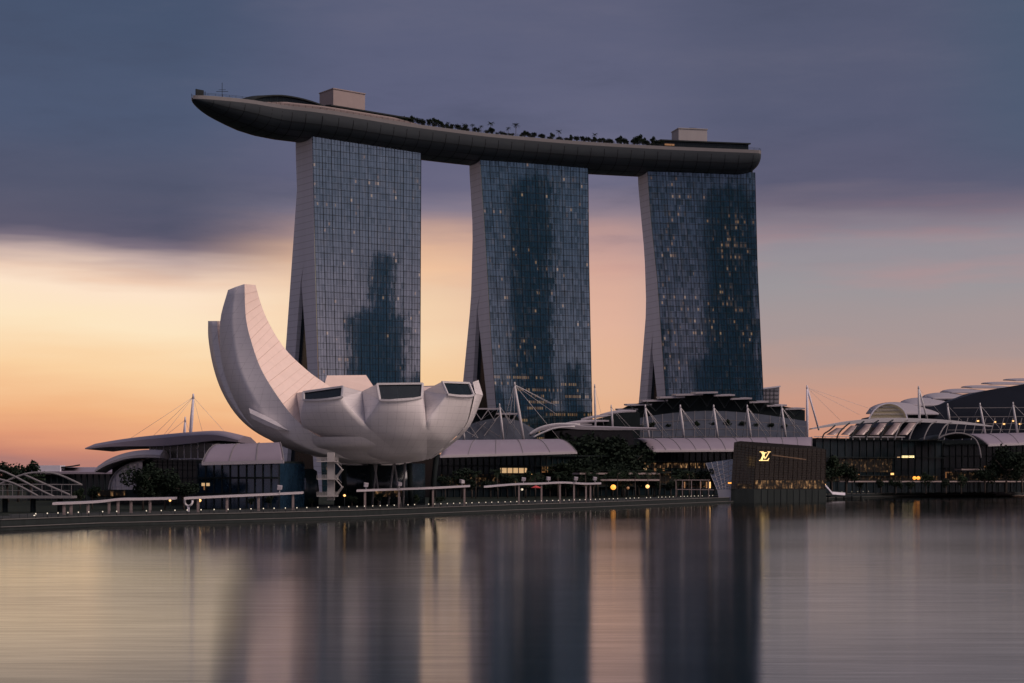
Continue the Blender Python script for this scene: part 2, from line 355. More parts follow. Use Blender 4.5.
# ---------------------------------------------------------------- water
def water_material():
    m = bpy.data.materials.new('bay_water'); m.use_nodes = True; n = N(m.node_tree); m.node_tree.nodes.clear()
    o = n.new('ShaderNodeOutputMaterial'); tcx = n.new('ShaderNodeTexCoord')
    s = n.new('ShaderNodeSeparateXYZ'); n.L.new(tcx.outputs['Object'], s.inputs[0])
    vec = n.xyz(n.m('MULTIPLY', s.outputs[0], .05), n.m('MULTIPLY', s.outputs[1], .35), 0)
    nz = n.noise(vec, 1.0, 4, .6)
    big = n.noise(n.xyz(n.m('MULTIPLY', s.outputs[0], .004), n.m('MULTIPLY', s.outputs[1], .012), 2), 1.0, 3, .5)
    fine = n.noise(n.xyz(n.m('MULTIPLY', s.outputs[0], .12), n.m('MULTIPLY', s.outputs[1], 1.1), 4), 1.0, 3, .6)
    ty = n.m('ADD', n.m('MULTIPLY', n.m('SUBTRACT', nz.outputs[0], .5), .020), n.m('MULTIPLY', n.m('SUBTRACT', fine.outputs[0], .5), .034))
    nv = n.new('ShaderNodeVectorMath', operation='NORMALIZE'); n.L.new(n.xyz(n.m('MULTIPLY', n.m('SUBTRACT', big.outputs[0], .5), .002), ty, 1.0), nv.inputs[0])
    g = n.new('ShaderNodeBsdfAnisotropic', distribution='BECKMANN'); n.L.new(n.mr(big.outputs[0], .3, .7, .122, .145), g.inputs['Roughness'])
    g.inputs['Anisotropy'].default_value = .36; n.L.new(n.xyz(1.0, 0.0, 0.0), g.inputs['Tangent'])      # long-crested ripples lying across the bay; n.L.new(nv.outputs[0], g.inputs['Normal'])
    g.inputs[0].default_value = (.79, .80, .785, 1)
    dif = n.new('ShaderNodeBsdfDiffuse'); dif.inputs[0].default_value = (.002, .004, .005, 1)
    fr = n.new('ShaderNodeFresnel'); fr.inputs[0].default_value = 1.33; n.L.new(nv.outputs[0], fr.inputs['Normal'])
    mx = n.new('ShaderNodeMixShader'); n.L.new(n.m('MULTIPLY', n.mr(fr.outputs[0], 0, 1, 0.03, 1.28, smooth=False), n.m('MULTIPLY', n.mr(fine.outputs[0], .25, .75, .93, 1.07), n.mr(nz.outputs[0], .25, .75, .92, 1.07)), clamp=True), mx.inputs[0]); n.L.new(dif.outputs[0], mx.inputs[1]); n.L.new(g.outputs[0], mx.inputs[2]); n.L.new(mx.outputs[0], o.inputs[0])  # bright and dark ripple streaks are put into the reflectivity
    return m
structure(MB().quad((-9000, -3000, 0), (9000, -3000, 0), (9000, 9000, 0), (-9000, 9000, 0)).build('water', water_material(), recalc=False))

# ---------------------------------------------------------------- the shore: seawall, promenade, land
SHORE = [(-900, 300), (-420, 372), (PX(0, 400), 400), (PX(100, 434), 434), (PX(240, 466), 466), (PX(360, 504), 504), (PX(480, 572), 572), (PX(600, 648), 648),
         (PX(700, 745), 745), (PX(790, 850), 850), (PX(850, 925), 925), (PX(1024, 1120), 1120), (420, 1240), (620, 1150), (660, 700), (640, 100), (700, -1500)]
def shore_offset(k):
    res = []
    for i, p in enumerate(SHORE):
        a = Vector(SHORE[max(i - 1, 0)]); b = Vector(SHORE[min(i + 1, len(SHORE) - 1)]); dr = (b - a).normalized()
        res.append(Vector((p[0] - dr.y * k, p[1] + dr.x * k)))
    return res
prof = [(0, -1.5), (0, .75), (1.6, .75), (1.6, 2.3), (9, 2.3), (9, 2.45), (30, 2.45)]
rows = []
for k, z in prof: rows.append([Vector((p.x, p.y, z)) for p in shore_offset(k)])
mb = MB(); mb.grid(rows[:4]); structure(mb.build('seawall', sea_stone, recalc=False))
mb = MB(); mb.grid(rows[3:]); structure(mb.build('promenade', paving, recalc=False))
cop = mat('coping_stone', (.12, .12, .12), .8, var=.3, scale=.5, spec=.1)
mb = MB()
for k, z in ((1.6, 2.32), (.02, .78)):
    q = [Vector((p.x, p.y, z)) for p in shore_offset(k)]
    for a_, b2 in zip(q, q[1:]): mb.bar(a_, b2, .5, .16)
structure(mb.build('kerb', cop))
inner = [Vector((p.x, p.y, 2.40)) for p in shore_offset(22)]
mb = MB(); mb.poly([(-9000, 300, 2.40)] + inner + [(9000, -1500, 2.40), (9000, 9000, 2.40), (-9000, 9000, 2.40)])
g_ = mb.build('ground', soil, recalc=False)
b_ = bmesh.new(); b_.from_mesh(g_.data); bmesh.ops.triangulate(b_, faces=b_.faces, ngon_method='EAR_CLIP'); b_.to_mesh(g_.data); b_.free(); structure(g_)

tower_clad = mat('tower_end_cladding', (.60, .60, .66), .75, var=.10, scale=.12, streak=True)
def courses(m, step, k):
    n = N(m.node_tree); b = m.node_tree.nodes['Principled BSDF']; src = b.inputs['Base Color'].links[0].from_socket
    tcx = n.new('ShaderNodeTexCoord'); s_ = n.new('ShaderNodeSeparateXYZ'); n.L.new(tcx.outputs['Object'], s_.inputs[0])
    l1 = n.m('LESS_THAN', n.m('FRACT', n.m('DIVIDE', s_.outputs[2], step)), .12)
    n.L.new(n.mix(n.m('MULTIPLY', l1, k), src, (.2, .2, .22, 1)), b.inputs['Base Color'])
courses(tower_clad, 3.35, .35)
# ---------------------------------------------------------------- three hotel towers
ZT = [2.4, 12, 22, 32, 42, 52, 62, 72, 82, 92, 102, 112, 122, 132, 142, 152, 162, 170, 178, 184, 188]
TW = [dict(a=33.0, e=33.0, L0=(-103.6, 978.0), len=65.3, top=188,
           fl=[(134, 312.5), (250, 315), (379, 318.7), (474, 322)], bk=[(134, 295.6), (148, 295.7), (184, 297), (270, 291), (346, 285.6), (474, 275)],
           wi=[(274, 301), (371, 307.8), (474, 314)], ei=[(274, 301), (355, 295), (474, 286)], apex=274,
           fr=[(147, 421), (270, 420.5), (395, 420), (474, 420)],
           lab='north-most hotel tower beside the petal museum, its glass mirroring pale sky and a blue block'),
      dict(a=22.0, e=24.0, L0=(-17.45, 1030.3), len=64.5, top=185,
           fl=[(158, 480), (230, 485), (280, 487.8), (347, 491.6), (405, 496), (474, 501)], bk=[(158, 469.3), (168, 469.5), (226, 472.8), (296, 471), (379, 463), (474, 452)],
           wi=[(304, 477), (407, 487.7), (474, 494.5)], ei=[(304, 477), (387, 472.6), (474, 467)], apex=304,
           fr=[(165, 588), (269, 589), (410, 592), (474, 594)],
           lab='middle hotel tower with a dark blue central strip and orange lit floors near its foot'),
      dict(a=12.0, e=18.0, L0=(74.9, 1064.4), len=65.1, top=184,
           fl=[(173, 647.5), (215, 650.5), (281, 657.4), (394, 665.5), (474, 671)], bk=[(173, 638), (182, 638.2), (252, 644.6), (306, 646.3), (398, 639), (474, 631)],
           wi=[(339, 651.2), (400, 657.5), (474, 664)], ei=[(339, 651.2), (400, 647), (474, 641)], apex=339,
           fr=[(173, 755), (270, 757.5), (398, 763.5), (474, 767)],
           lab='right hotel tower, darkest of the three, its glass dotted with small lit rooms')]
FMATS = [facade_mat('curtain_wall_pale', .43, .05, None, 1.0, (.74, .82, .92)),
         facade_mat('curtain_wall_blue', .23, .04, (30, 66, .45), 4.0, (.58, .78, .98)),
         facade_mat('curtain_wall_dark', .16, .085, None, 9.0, (.58, .72, .95))]
FACADE_LINE = []
def by_row(tab, z, dist): return PX(table(tab, HY - (z - H) * F / dist), dist)
for ti, T in enumerate(TW):
    ca, sa = math.cos(rad(T['a'])), math.sin(rad(T['a'])); ce, se = math.cos(rad(T['e'])), math.sin(rad(T['e']))
    L0 = T['L0']; R0 = (L0[0] + T['len'] * ca, L0[1] + T['len'] * sa)
    FACADE_LINE += [L0, R0]
    root = thing('hotel_tower', T['lab'], 'skyscraper', (L0[0] + 25, L0[1] + 25, 2.4), 'three hotel towers under the roof deck')
    fl, frr, wb, eb, bk = [], [], [], [], []
    zs = [z for z in ZT if z < T['top']] + [T['top']]
    for z in zs:
        fwd = 4.0 * (1 - z / 190.0) ** 1.2
        ox, oy = L0[0] + sa * fwd, L0[1] - ca * fwd
        def on_line(tab, guess):     # where a photo edge meets the facade's own plane at this height
            dd = guess
            for _ in range(6):
                k = (table(tab, HY - (z - H) * F / dd) - CX) / F
                s_ = (k * oy - ox) / (ca - k * sa); dd = oy + s_ * sa
            return Vector((ox + s_ * ca, dd, z))
        A = on_line(T['fl'], L0[1]); B = on_line(T['fr'], R0[1]); dl = A.y
        row = HY - (z - H) * F / dl
        def offs(px):       # how far behind the facade corner, along the end wall
            k = (px - CX) / F
            return (A.x - k * A.y) / (k * ce + se)
        b_out = offs(table(T['bk'], row))
        if row > T['apex'] + 3:
            o_w = offs(table(T['wi'], row)); o_e = offs(table(T['ei'], row))
        else:
            o_w = o_e = b_out * .48
        nb = Vector((-se, ce, 0))
        fl.append(A); frr.append(B); wb.append((A + nb * o_w, B + nb * o_w)); eb.append((A + nb * o_e, B + nb * o_e)); bk.append((A + nb * b_out, B + nb * b_out))
    nz_ = len(zs)
    # solid slabs (cladding) just behind the glass
    nin = Vector((-sa, ca, 0)) * .5
    mb = MB(); mb.grid([[fl[i] + nin, frr[i] + nin, wb[i][1], wb[i][0]] for i in range(nz_)], closed=True, caps=True)
    mb.build('west_slab', tower_clad, root)
    mb = MB(); mb.grid([[eb[i][0] + nb * .02, eb[i][1] + nb * .02, bk[i][1], bk[i][0]] for i in range(nz_)], closed=True, caps=True)
    mb.build('east_slab', tower_clad, root)
    # atrium glass set back between the legs
    ta = Vector((ca, sa, 0))
    mb = MB()
    for end, sgn in ((0, 1), (1, -1)):
        rows = [[wb[i][end] + ta * 2.2 * sgn - nb * .3, eb[i][end] + ta * 2.2 * sgn + nb * .3] for i in range(nz_) if (wb[i][end] - eb[i][end]).length > .3]
        if len(rows) > 1:
            mb.slab(rows, .4, dirv=ta * sgn)
    mb.build('atrium_glass', atrium_glass, root)
    # curtain wall, mapped in metres, on a body half a metre thick
    mb = MB(); NU = 12
    for i in range(nz_ - 1):
        for k in range(NU):
            a_, b2 = k / NU, (k + 1) / NU
            q = [fl[i].lerp(frr[i], a_), fl[i].lerp(frr[i], b2), fl[i + 1].lerp(frr[i + 1], b2), fl[i + 1].lerp(frr[i + 1], a_)]
            Lm = T['len']
            mb.quad(*q, uv=[(a_ * Lm, zs[i]), (b2 * Lm, zs[i]), (b2 * Lm, zs[i + 1]), (a_ * Lm, zs[i + 1])])
    mb.grid([[p, p + nin * .95] for p in fl]); mb.grid([[p + nin * .95, p] for p in frr]); mb.grid([[fl[-1], frr[-1]], [fl[-1] + nin * .95, frr[-1] + nin * .95]])
    mb.build('glass_facade', FMATS[ti], root, recalc=False)
    # fins and floor lines standing proud of the glass
    out_ = Vector((sa, -ca, 0))
    def on_face(fx, z):
        for i in range(nz_ - 1):
            if zs[i] <= z <= zs[i + 1] + 1e-6: break
        f_ = (z - zs[i]) / (zs[i + 1] - zs[i]); return fl[i].lerp(fl[i + 1], f_).lerp(frr[i].lerp(frr[i + 1], f_), fx)
    mb = MB()
    for k in range(13):
        pts = [on_face(k / 12, z) for z in zs]
        for p, q in zip(pts, pts[1:]): mb.bar(p + out_ * .16, q + out_ * .12, .14, .24, up=out_)
    for k in range(12):
        for sub in (1 / 3, 2 / 3):
            pts = [on_face((k + sub) / 12, z) for z in zs[::3] + [zs[-1]]]
            for p, q in zip(pts, pts[1:]):
                if (q - p).length > .5: mb.bar(p + out_ * .06, q + out_ * .06, .07, .1, up=out_)
    mb.build('vertical_fin', dark_metal, root)
    mb = MB(); z = 6.0; k = 0
    while z < T['top'] - .5:
        mb.bar(on_face(0, z) + out_ * .12, on_face(1, z) + out_ * .12, .10, .10 if k % 2 else .18, up=(0, 0, 1)); z += 3.35; k += 1
    mb.build('floor_edge', dark_metal, root)
    mb = MB()
    p0, p1 = on_face(.02, T['top']), on_face(.98, T['top'])
    mb.bar(p0 + Vector((0, 0, .4)) + nin, p1 + Vector((0, 0, .4)) + nin, .5, 1.0)
    for f_ in (.1, .33, .5, .96): mb.box(p0.lerp(p1, f_) + Vector((0, 0, 1.2)) + nin * 2, (.7, .7, 2.2), rad(T['a']))
    mb.build('roof_edge', dark_metal, root)
    if ti < 2:
        mb = MB()
        for f_, ln in (((.56, .05),) if ti == 0 else ((.66, .04), (.76, .09), (.88, .1))):
            p = p0.lerp(p1, f_); q = p0.lerp(p1, f_ + ln); mb = MB(); mb.bar(p + out_ * .5 - Vector((0, 0, 1.3)), q + out_ * .5 - Vector((0, 0, 1.3)), .3, .45)
            mb.build('crown_light', warm_lamp, root)

# ---------------------------------------------------------------- the roof deck that bridges the towers
axis_pts = [(-158.6, 938), (-144, 956.5), (-127, 976)]
for T in TW:
    ca, sa = math.cos(rad(T['a'])), math.sin(rad(T['a'])); L0 = T['L0']
    for k in (.12, .88):
        axis_pts.append((L0[0] + ca * T['len'] * k - sa * 9.5, L0[1] + sa * T['len'] * k + ca * 9.5))
axis_pts.append((L0[0] + ca * 63.5 - sa * 9.5, L0[1] + sa * 63.5 + ca * 9.5)); axis_pts.append((L0[0] + ca * 68.6 - sa * 9.5, L0[1] + sa * 68.6 + ca * 9.5))
AX = catmull(axis_pts, 160)
acc = [0.0]
for p, q in zip(AX, AX[1:]): acc.append(acc[-1] + math.hypot(q[0] - p[0], q[1] - p[1]))
AL = acc[-1]
def deck_at(s):
    s = max(0, min(AL, s))
    for i in range(len(acc) - 1):
        if acc[i] <= s <= acc[i + 1] + 1e-9: break
    f_ = (s - acc[i]) / max(1e-9, acc[i + 1] - acc[i]); p, q = Vector(AX[i]), Vector(AX[i + 1])
    c_ = p.lerp(q, f_); dr = (q - p).normalized(); return Vector((c_.x, c_.y, 0)), Vector((-dr.y, dr.x, 0)), Vector((dr.x, dr.y, 0))
def rim_z(s): return table([(0, 198.4), (30, 198.9), (70, 198.0), (120, 196.0), (170, 194.6), (230, 194.0), (350, 193.6)], s)
def half_w(s):
    l = min(1.0, s / 95.0); r_ = min(1.0, (AL - s) / 6.0)
    return 19.0 * max(.02, (1 - (1 - l) ** 2.3) ** .62) * max(.25, (1 - (1 - r_) ** 3)) ** .5
def hull_depth(s):
    l = min(1.0, s / 62.0); r_ = min(1.0, (AL - s) / 16.0)
    return 12.5 * max(.05, (1 - (1 - l) ** 2.0) ** .75) * (.12 + .88 * max(0.0, 1 - (1 - r_) ** 2) ** .5)
def deck_pt(s, k, dz=0.0):
    """k from -1 (the rim towards the bay) to 1, dz above the rim"""
    c_, nb_, _ = deck_at(s); p = c_ + nb_ * half_w(s) * k; p.z = rim_z(s) + dz; return p
sky_root = thing('roof_deck', 'long curved boat-shaped roof deck bridging all three hotel towers', 'roof terrace', deck_pt(170, 0, -12))
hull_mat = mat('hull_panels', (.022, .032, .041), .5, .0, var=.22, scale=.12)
S_ = [0, .6, 1.6, 3, 5, 8, 12, 17, 23, 30, 38, 47, 57, 68, 80, 94] + [94 + (AL - 94 - 18) * k / 26 for k in range(1, 27)] + [AL - 14, AL - 10, AL - 7, AL - 4.5, AL - 2.5, AL - 1.2, AL - .4, AL]
rows = []; NS = 18
for s in S_:
    r_ = []
    for k in range(NS + 1):
        th = math.pi * k / NS; x = -math.cos(th); y = math.sin(th)
        x = math.copysign(abs(x) ** .85, x); y = y ** .8
        p = deck_pt(s, x); p.z -= hull_depth(s) * y; r_.append(p)
    rows.append(r_)
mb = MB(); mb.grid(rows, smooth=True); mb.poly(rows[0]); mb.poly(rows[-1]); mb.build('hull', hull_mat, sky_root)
seam_dark = mat('hull_joint', (.012, .014, .017), .7, spec=.1)
def hull_pt(s, th, out=0.0):
    x = -math.cos(th); y = math.sin(th); x = math.copysign(abs(x) ** .85, x); y = y ** .8
    p = deck_pt(s, x * (1 + out / 19)); p.z -= hull_depth(s) * y + out * y; return p
for th in (.42, .8, 1.2):
    mb = MB(); pts = [hull_pt(lerp(6, AL - 6, k / 70), th, .06) for k in range(71)]
    for p, q in zip(pts, pts[1:]): mb.bar(p, q, .28, .10)
    mb.build('hull_seam', seam_dark, sky_root)
for k in range(1, 42):
    s = AL * k / 42; mb = MB(); pts = [hull_pt(s, .08 + 1.5 * q / 9, .05) for q in range(10)]
    for p, q in zip(pts, pts[1:]): mb.bar(p, q, .22, .10)
    mb.build('hull_rib', seam_dark, sky_root)
mb = MB(); mb.grid([[deck_pt(s, k, .25) for k in (-.985, -.5, 0, .5, .985)] for s in S_]); mb.build('deck', paving, sky_root)
rim_mat = mat('rim_cladding', (.17, .168, .175), .6, var=.12, scale=.3)
mb = MB(); mb.grid([[deck_pt(s, -1.0, -.3), deck_pt(s, -1.012, 1.5), deck_pt(s, -.965, 1.5), deck_pt(s, -.965, .2)] for s in S_], closed=True)
mb.grid([[deck_pt(s, 1.0, -.3), deck_pt(s, 1.012, 1.5), deck_pt(s, .965, 1.5), deck_pt(s, .965, .2)] for s in S_], closed=True); mb.build('parapet', rim_mat, sky_root)
mb = MB()
for k in (-.975, .975):
    for dz in (2.1, 2.7):
        pts = [deck_pt(s, k, dz) for s in S_[1:-1]]
        for p, q in zip(pts, pts[1:]): mb.bar(p, q, .10)
    s = 2.0
    while s < AL - 2: mb.bar(deck_pt(s, k, 1.4), deck_pt(s, k, 2.75), .12); s += 3.5
mb.build('railing', dark_metal, sky_root)
def s_of_px(px, k=-1.0):
    best = min(range(0, int(AL * 4)), key=lambda i: abs(CX + F * deck_pt(i / 4, k).x / deck_pt(i / 4, k).y - px)); return best / 4
def deck_box(mb, s0, s1, k0, k1, z0, z1, n=6):
    for i in range(n):
        a_, b2 = lerp(s0, s1, i / n), lerp(s0, s1, (i + 1) / n)
        pass
    lo = [[deck_pt(lerp(s0, s1, i / n), k0, z0), deck_pt(lerp(s0, s1, i / n), k0, z1), deck_pt(lerp(s0, s1, i / n), k1, z1), deck_pt(lerp(s0, s1, i / n), k1, z0)] for i in range(n + 1)]
    mb.grid(lo, closed=True, caps=True)
core_grey = mat('core_cladding', (.30, .29, .30), .8, var=.15, scale=.3, streak=True)
# lift-core boxes
for (xa, xb, k0, k1, ztop, lab) in ((333.5, 365, -.20, .62, 16.6, 'pale pinkish lift-core box on the roof deck above the left tower'), (678.5, 707, -.1, .6, 15.0, 'grey lift-core box on the roof deck above the right tower')):
    s0, s1 = s_of_px(xa, k0), s_of_px(xb, k0)
    root = thing('lift_core', lab, 'roof structure', deck_pt((s0 + s1) / 2, (k0 + k1) / 2, .25), 'lift cores on the roof deck')
    mb = MB(); deck_box(mb, s0, s1, k0, k1, .25, ztop); mb.build('core_wall', pink_wall if xa < 500 else core_grey, root)
    mb = MB(); deck_box(mb, s0 - .3, s1 + .3, k0 - .02, k1 + .02, ztop + .01, ztop + .5); mb.build('roof_cap', pink_wall if xa < 500 else core_grey, root)
    mb = MB(); deck_box(mb, lerp(s0, s1, .45), lerp(s0, s1, .7), .1, .4, ztop + .52, ztop + 1.5, 2); mb.build('vent', dark_metal, root)
# pavilions
def pavilion(x0, x1, label, hmax, k0, k1, wall=True, taper=True):
    s0, s1 = s_of_px(x0, k0), s_of_px(x1, k0); root = thing('roof_pavilion', label, 'pavilion', deck_pt((s0 + s1) / 2, (k0 + k1) / 2, .25), 'pavilions on the roof deck')
    mb = MB(); n = 14; rw = []
    for i in range(n + 1):
        f_ = i / n; s = lerp(s0, s1, f_); hh = hmax * ((math.sin(math.pi * min(1, f_ * 1.0)) ** .6 * .75 + .25) if taper else 1.0)
        rw.append([deck_pt(s, k0 - .08, hh), deck_pt(s, (k0 + k1) / 2, hh + .9), deck_pt(s, k1 + .05, hh)])
    mb.slab(rw, .7, smooth=True); mb.build('roof', dark_metal, root)
    mb = MB(); rw2 = []
    for i in range(n + 1):
        f_ = .02 + .96 * i / n; s = lerp(s0, s1, f_); hh = hmax * ((math.sin(math.pi * f_) ** .6 * .75 + .25) if taper else 1.0) - .9
        rw2.append([deck_pt(s, k0, .26), deck_pt(s, k0, hh), deck_pt(s, k1, hh), deck_pt(s, k1, .26)])
    mb.grid(rw2, closed=True, caps=True); mb.build('glazed_wall', dark_glass, root)
    if wall:
        mb = MB()
        for i in range(0, 40):
            s = lerp(s0, s1, .02 + .96 * i / 39); hh = hmax * ((math.sin(math.pi * (.02 + .96 * i / 39)) ** .6 * .75 + .25) if taper else 1.0) - .95
            mb.bar(deck_pt(s, k0 - .012, .3), deck_pt(s, k0 - .012, hh), .16)
        mb.build('mullion', dark_metal, root)
    return root, s0, s1
pavilion(250, 332, 'long dark lens-roofed pavilion near the left prow of the deck', 7.6, -.70, .2)
pavilion(330, 415, 'low dark terrace roof behind the pink parapet wall, beside the left lift core', 5.4, -.74, -.28, taper=False)
r_, s0, s1 = pavilion(660, 750, 'long flat dark pavilion at the right end of the deck', 6.0, -.72, .5, taper=False)
mb = MB(); deck_box(mb, lerp(s0, s1, .05), lerp(s0, s1, .16), -.76, -.74, 2.8, 3.8, 2); mb.build('lit_sign', interior_dim, r_)
# pink upstand wall along the left part of the rim
mb = MB(); sa_, sb_ = s_of_px(262), s_of_px(424); n = 40; rw = []
for i in range(n + 1):
    f_ = i / n; s = lerp(sa_, sb_, f_); hh = 1.5 + 2.0 * min(1, math.sin(math.pi * f_) * 1.8)
    rw.append([deck_pt(s, -.955, .26), deck_pt(s, -.955, hh), deck_pt(s, -.93, hh), deck_pt(s, -.93, .26)])
mb.grid(rw, closed=True, caps=True); tag(mb.build('terrace_wall', pink_wall), 'long pinkish low wall along the rim of the deck above the left tower', 'wall')
# small things at the prow
root = thing('lookout_hut', 'small dark screen standing at the very prow of the deck', 'hut', deck_pt(4.0, 0, .25))
mb = MB(); p = deck_pt(4.0, -.2, 2.6); mb.box(p, (5.0, .5, 4.4), rad(50)); mb.build('screen_wall', dark_metal, root)
mb = MB(); [mb.box(deck_pt(4.0, -.2, 2.4) + Vector((dx_, dy_, 0)), (.3, .3, 4.2)) for dx_, dy_ in ((2.2, 3.0), (-1.4, 2.6))]; mb.build('brace', dark_metal, root)
root = thing('antenna_mast', 'thin antenna mast with a cross bar near the prow of the deck', 'antenna', deck_pt(20, 0, .25))
b0 = deck_pt(20, 0, .25); mb = MB(); mb.bar(b0, b0 + Vector((0, 0, 10.5)), .22); mb.build('pole', dark_metal, root)
mb = MB(); mb.bar(b0 + Vector((-3, 0, 6)), b0 + Vector((3, 0, 6)), .2); mb.bar(b0 + Vector((-1.8, 0, 6.9)), b0 + Vector((1.8, 0, 6.9)), .16); mb.build('cross_bar', dark_metal, root)
# ---------------------------------------------------------------- the petal museum
MD = 550.0
MC = Vector((PX(372, MD), MD, 0))
petal_mat = mat('petal_skin', (.63, .605, .615), .55, var=.13, scale=.14, streak=True)
def skin(m, k=.80):
    """thin cladding joints: level courses and radial lines round the museum's axis"""
    n = N(m.node_tree); b = m.node_tree.nodes['Principled BSDF']; src = b.inputs['Base Color'].links[0].from_socket
    tcx = n.new('ShaderNodeTexCoord'); s_ = n.new('ShaderNodeSeparateXYZ'); n.L.new(tcx.outputs['Object'], s_.inputs[0])
    ang = n.m('ARCTAN2', s_.outputs[0], s_.outputs[1])
    l1 = n.m('LESS_THAN', n.m('FRACT', n.m('DIVIDE', s_.outputs[2], 1.9)), .07); l2 = n.m('LESS_THAN', n.m('FRACT', n.m('MULTIPLY', ang, 12.0)), .05)
    nz = n.noise(tcx.outputs['Object'], .9, 3, .6).outputs[0]
    f = n.m('MULTIPLY', n.m('MAXIMUM', l1, l2), n.mr(nz, .3, .7, .15, .65))
    n.L.new(n.mix(f, src, tuple(c_ * k for c_ in (.46, .44, .46)) + (1,)), b.inputs['Base Color'])
skin(petal_mat)
petal_top = mat('petal_inner_lit_skin', (.78, .63, .55), .6, var=.10, scale=.35)  # warm light on the inner faces is put into this colour
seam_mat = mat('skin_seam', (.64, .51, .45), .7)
museum = thing('petal_museum', 'white lotus-shaped museum of curved petals on slanted columns by the water', 'museum', (MC.x, MC.y, 2.4))
BOWL = [(0, 14.6), (8, 14.8), (14, 15.8), (20, 18.2), (24.5, 20.2), (28, 26), (30.6, 31), (32.2, 35)]
def bowl(t): return catmull(BOWL, 41)[int(round(t * 40))]
BC = catmull(BOWL, 41)
def petal(phi, tip_t=.93, w_tip=6.3, rise=4.3, half=21.0, lean=.0, wide=1.0, name='petal', rmul=1.0, window=True):
    """one petal: curved skin outside, sloping skin inside, a window closing the cut tip; phi clockwise from the side facing the bay"""
    ph = rad(phi); dirv = Vector((math.sin(ph), -math.cos(ph), 0)); tn = Vector((math.cos(ph), math.sin(ph), 0))
    m = int(tip_t * 40); outer, innr = [], []; hw = []
    for i in range(2, m + 1):
        rho, z = BC[i]; rho *= rmul
        f_ = i / m
        w_sector = rho * math.tan(rad(half)) * 1.0
        w_cap = lerp(w_tip, 10.4 * wide, max(0, min(1, (1 - f_) / .30)))
        w = min(w_sector, w_cap)
        row = []
        for k in range(9):
            x = -1 + k / 4
            sag = 1.35 * (1 - x * x) * min(1, w / 6)
            base = rho * math.cos(rad(half) * .0) - .085 * w * 1.0
            p = MC + dirv * (base + sag) + tn * (x * w); p.z = z - sag * .35; row.append(p)
        outer.append(row); hw.append(w)
    mb = MB(); mb.grid(outer, smooth=True)
    tip_row = outer[-1]
    # top edge of the cut tip
    up = [p + Vector((0, 0, rise)) - dirv * (rise * .05) for p in (tip_row[0], tip_row[-1])]
    roof_in = [MC + dirv * 9 - tn * 4.5 + Vector((0, 0, BC[m][1] + rise * .2)), MC + dirv * 9 + tn * 4.5 + Vector((0, 0, BC[m][1] + rise * .2))]
    # flanks: from the skin edges up to the roof edges
    nrow = len(outer)
    for sd, e in ((0, 0), (1, -1)):
        lowr = [r[e] for r in outer]; upr = []
        for i in range(nrow):
            f_ = i / (nrow - 1)
            q = roof_in[sd].lerp(up[sd], max(0, (f_ - .35) / .65)); upr.append(q)
        mb.grid([[a_, b2] for a_, b2 in zip(lowr, upr)], smooth=False)
    mb.build('petal', petal_mat, museum)
    pet = museum.children[-1]
    mb = MB(); q = [roof_in[0], roof_in[1], up[1], up[0]]
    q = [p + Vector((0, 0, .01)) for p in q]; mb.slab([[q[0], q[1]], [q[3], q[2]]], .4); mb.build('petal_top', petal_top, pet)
    # window: frame and pane on the cut tip
    if window:
        c0, c1, c2, c3 = tip_row[0], tip_row[-1], up[1], up[0]
        low = [tip_row[k] for k in range(9)]; hi = [up[0].lerp(up[1], k / 8) for k in range(9)]
        o_ = dirv * .28
        mb = MB()
        for ln in (low, hi):
            for p, q2 in zip(ln, ln[1:]): mb.bar(p + o_ * .6, q2 + o_ * .6, .62, .62, up=dirv)
        mb.bar(low[0] + o_ * .6, hi[0] + o_ * .6, .6, .6, up=dirv); mb.bar(low[-1] + o_ * .6, hi[-1] + o_ * .6, .6, .6, up=dirv)
        mb.build('window_frame', white_paint, pet)
        mb = MB(); mb.grid([low, hi]); mb.build('window_pane', dark_glass, pet)
    return pet
petal(143, .97, 6.5, 5.0, 21)
petal(-131, .97, 6.5, 5.0, 22)
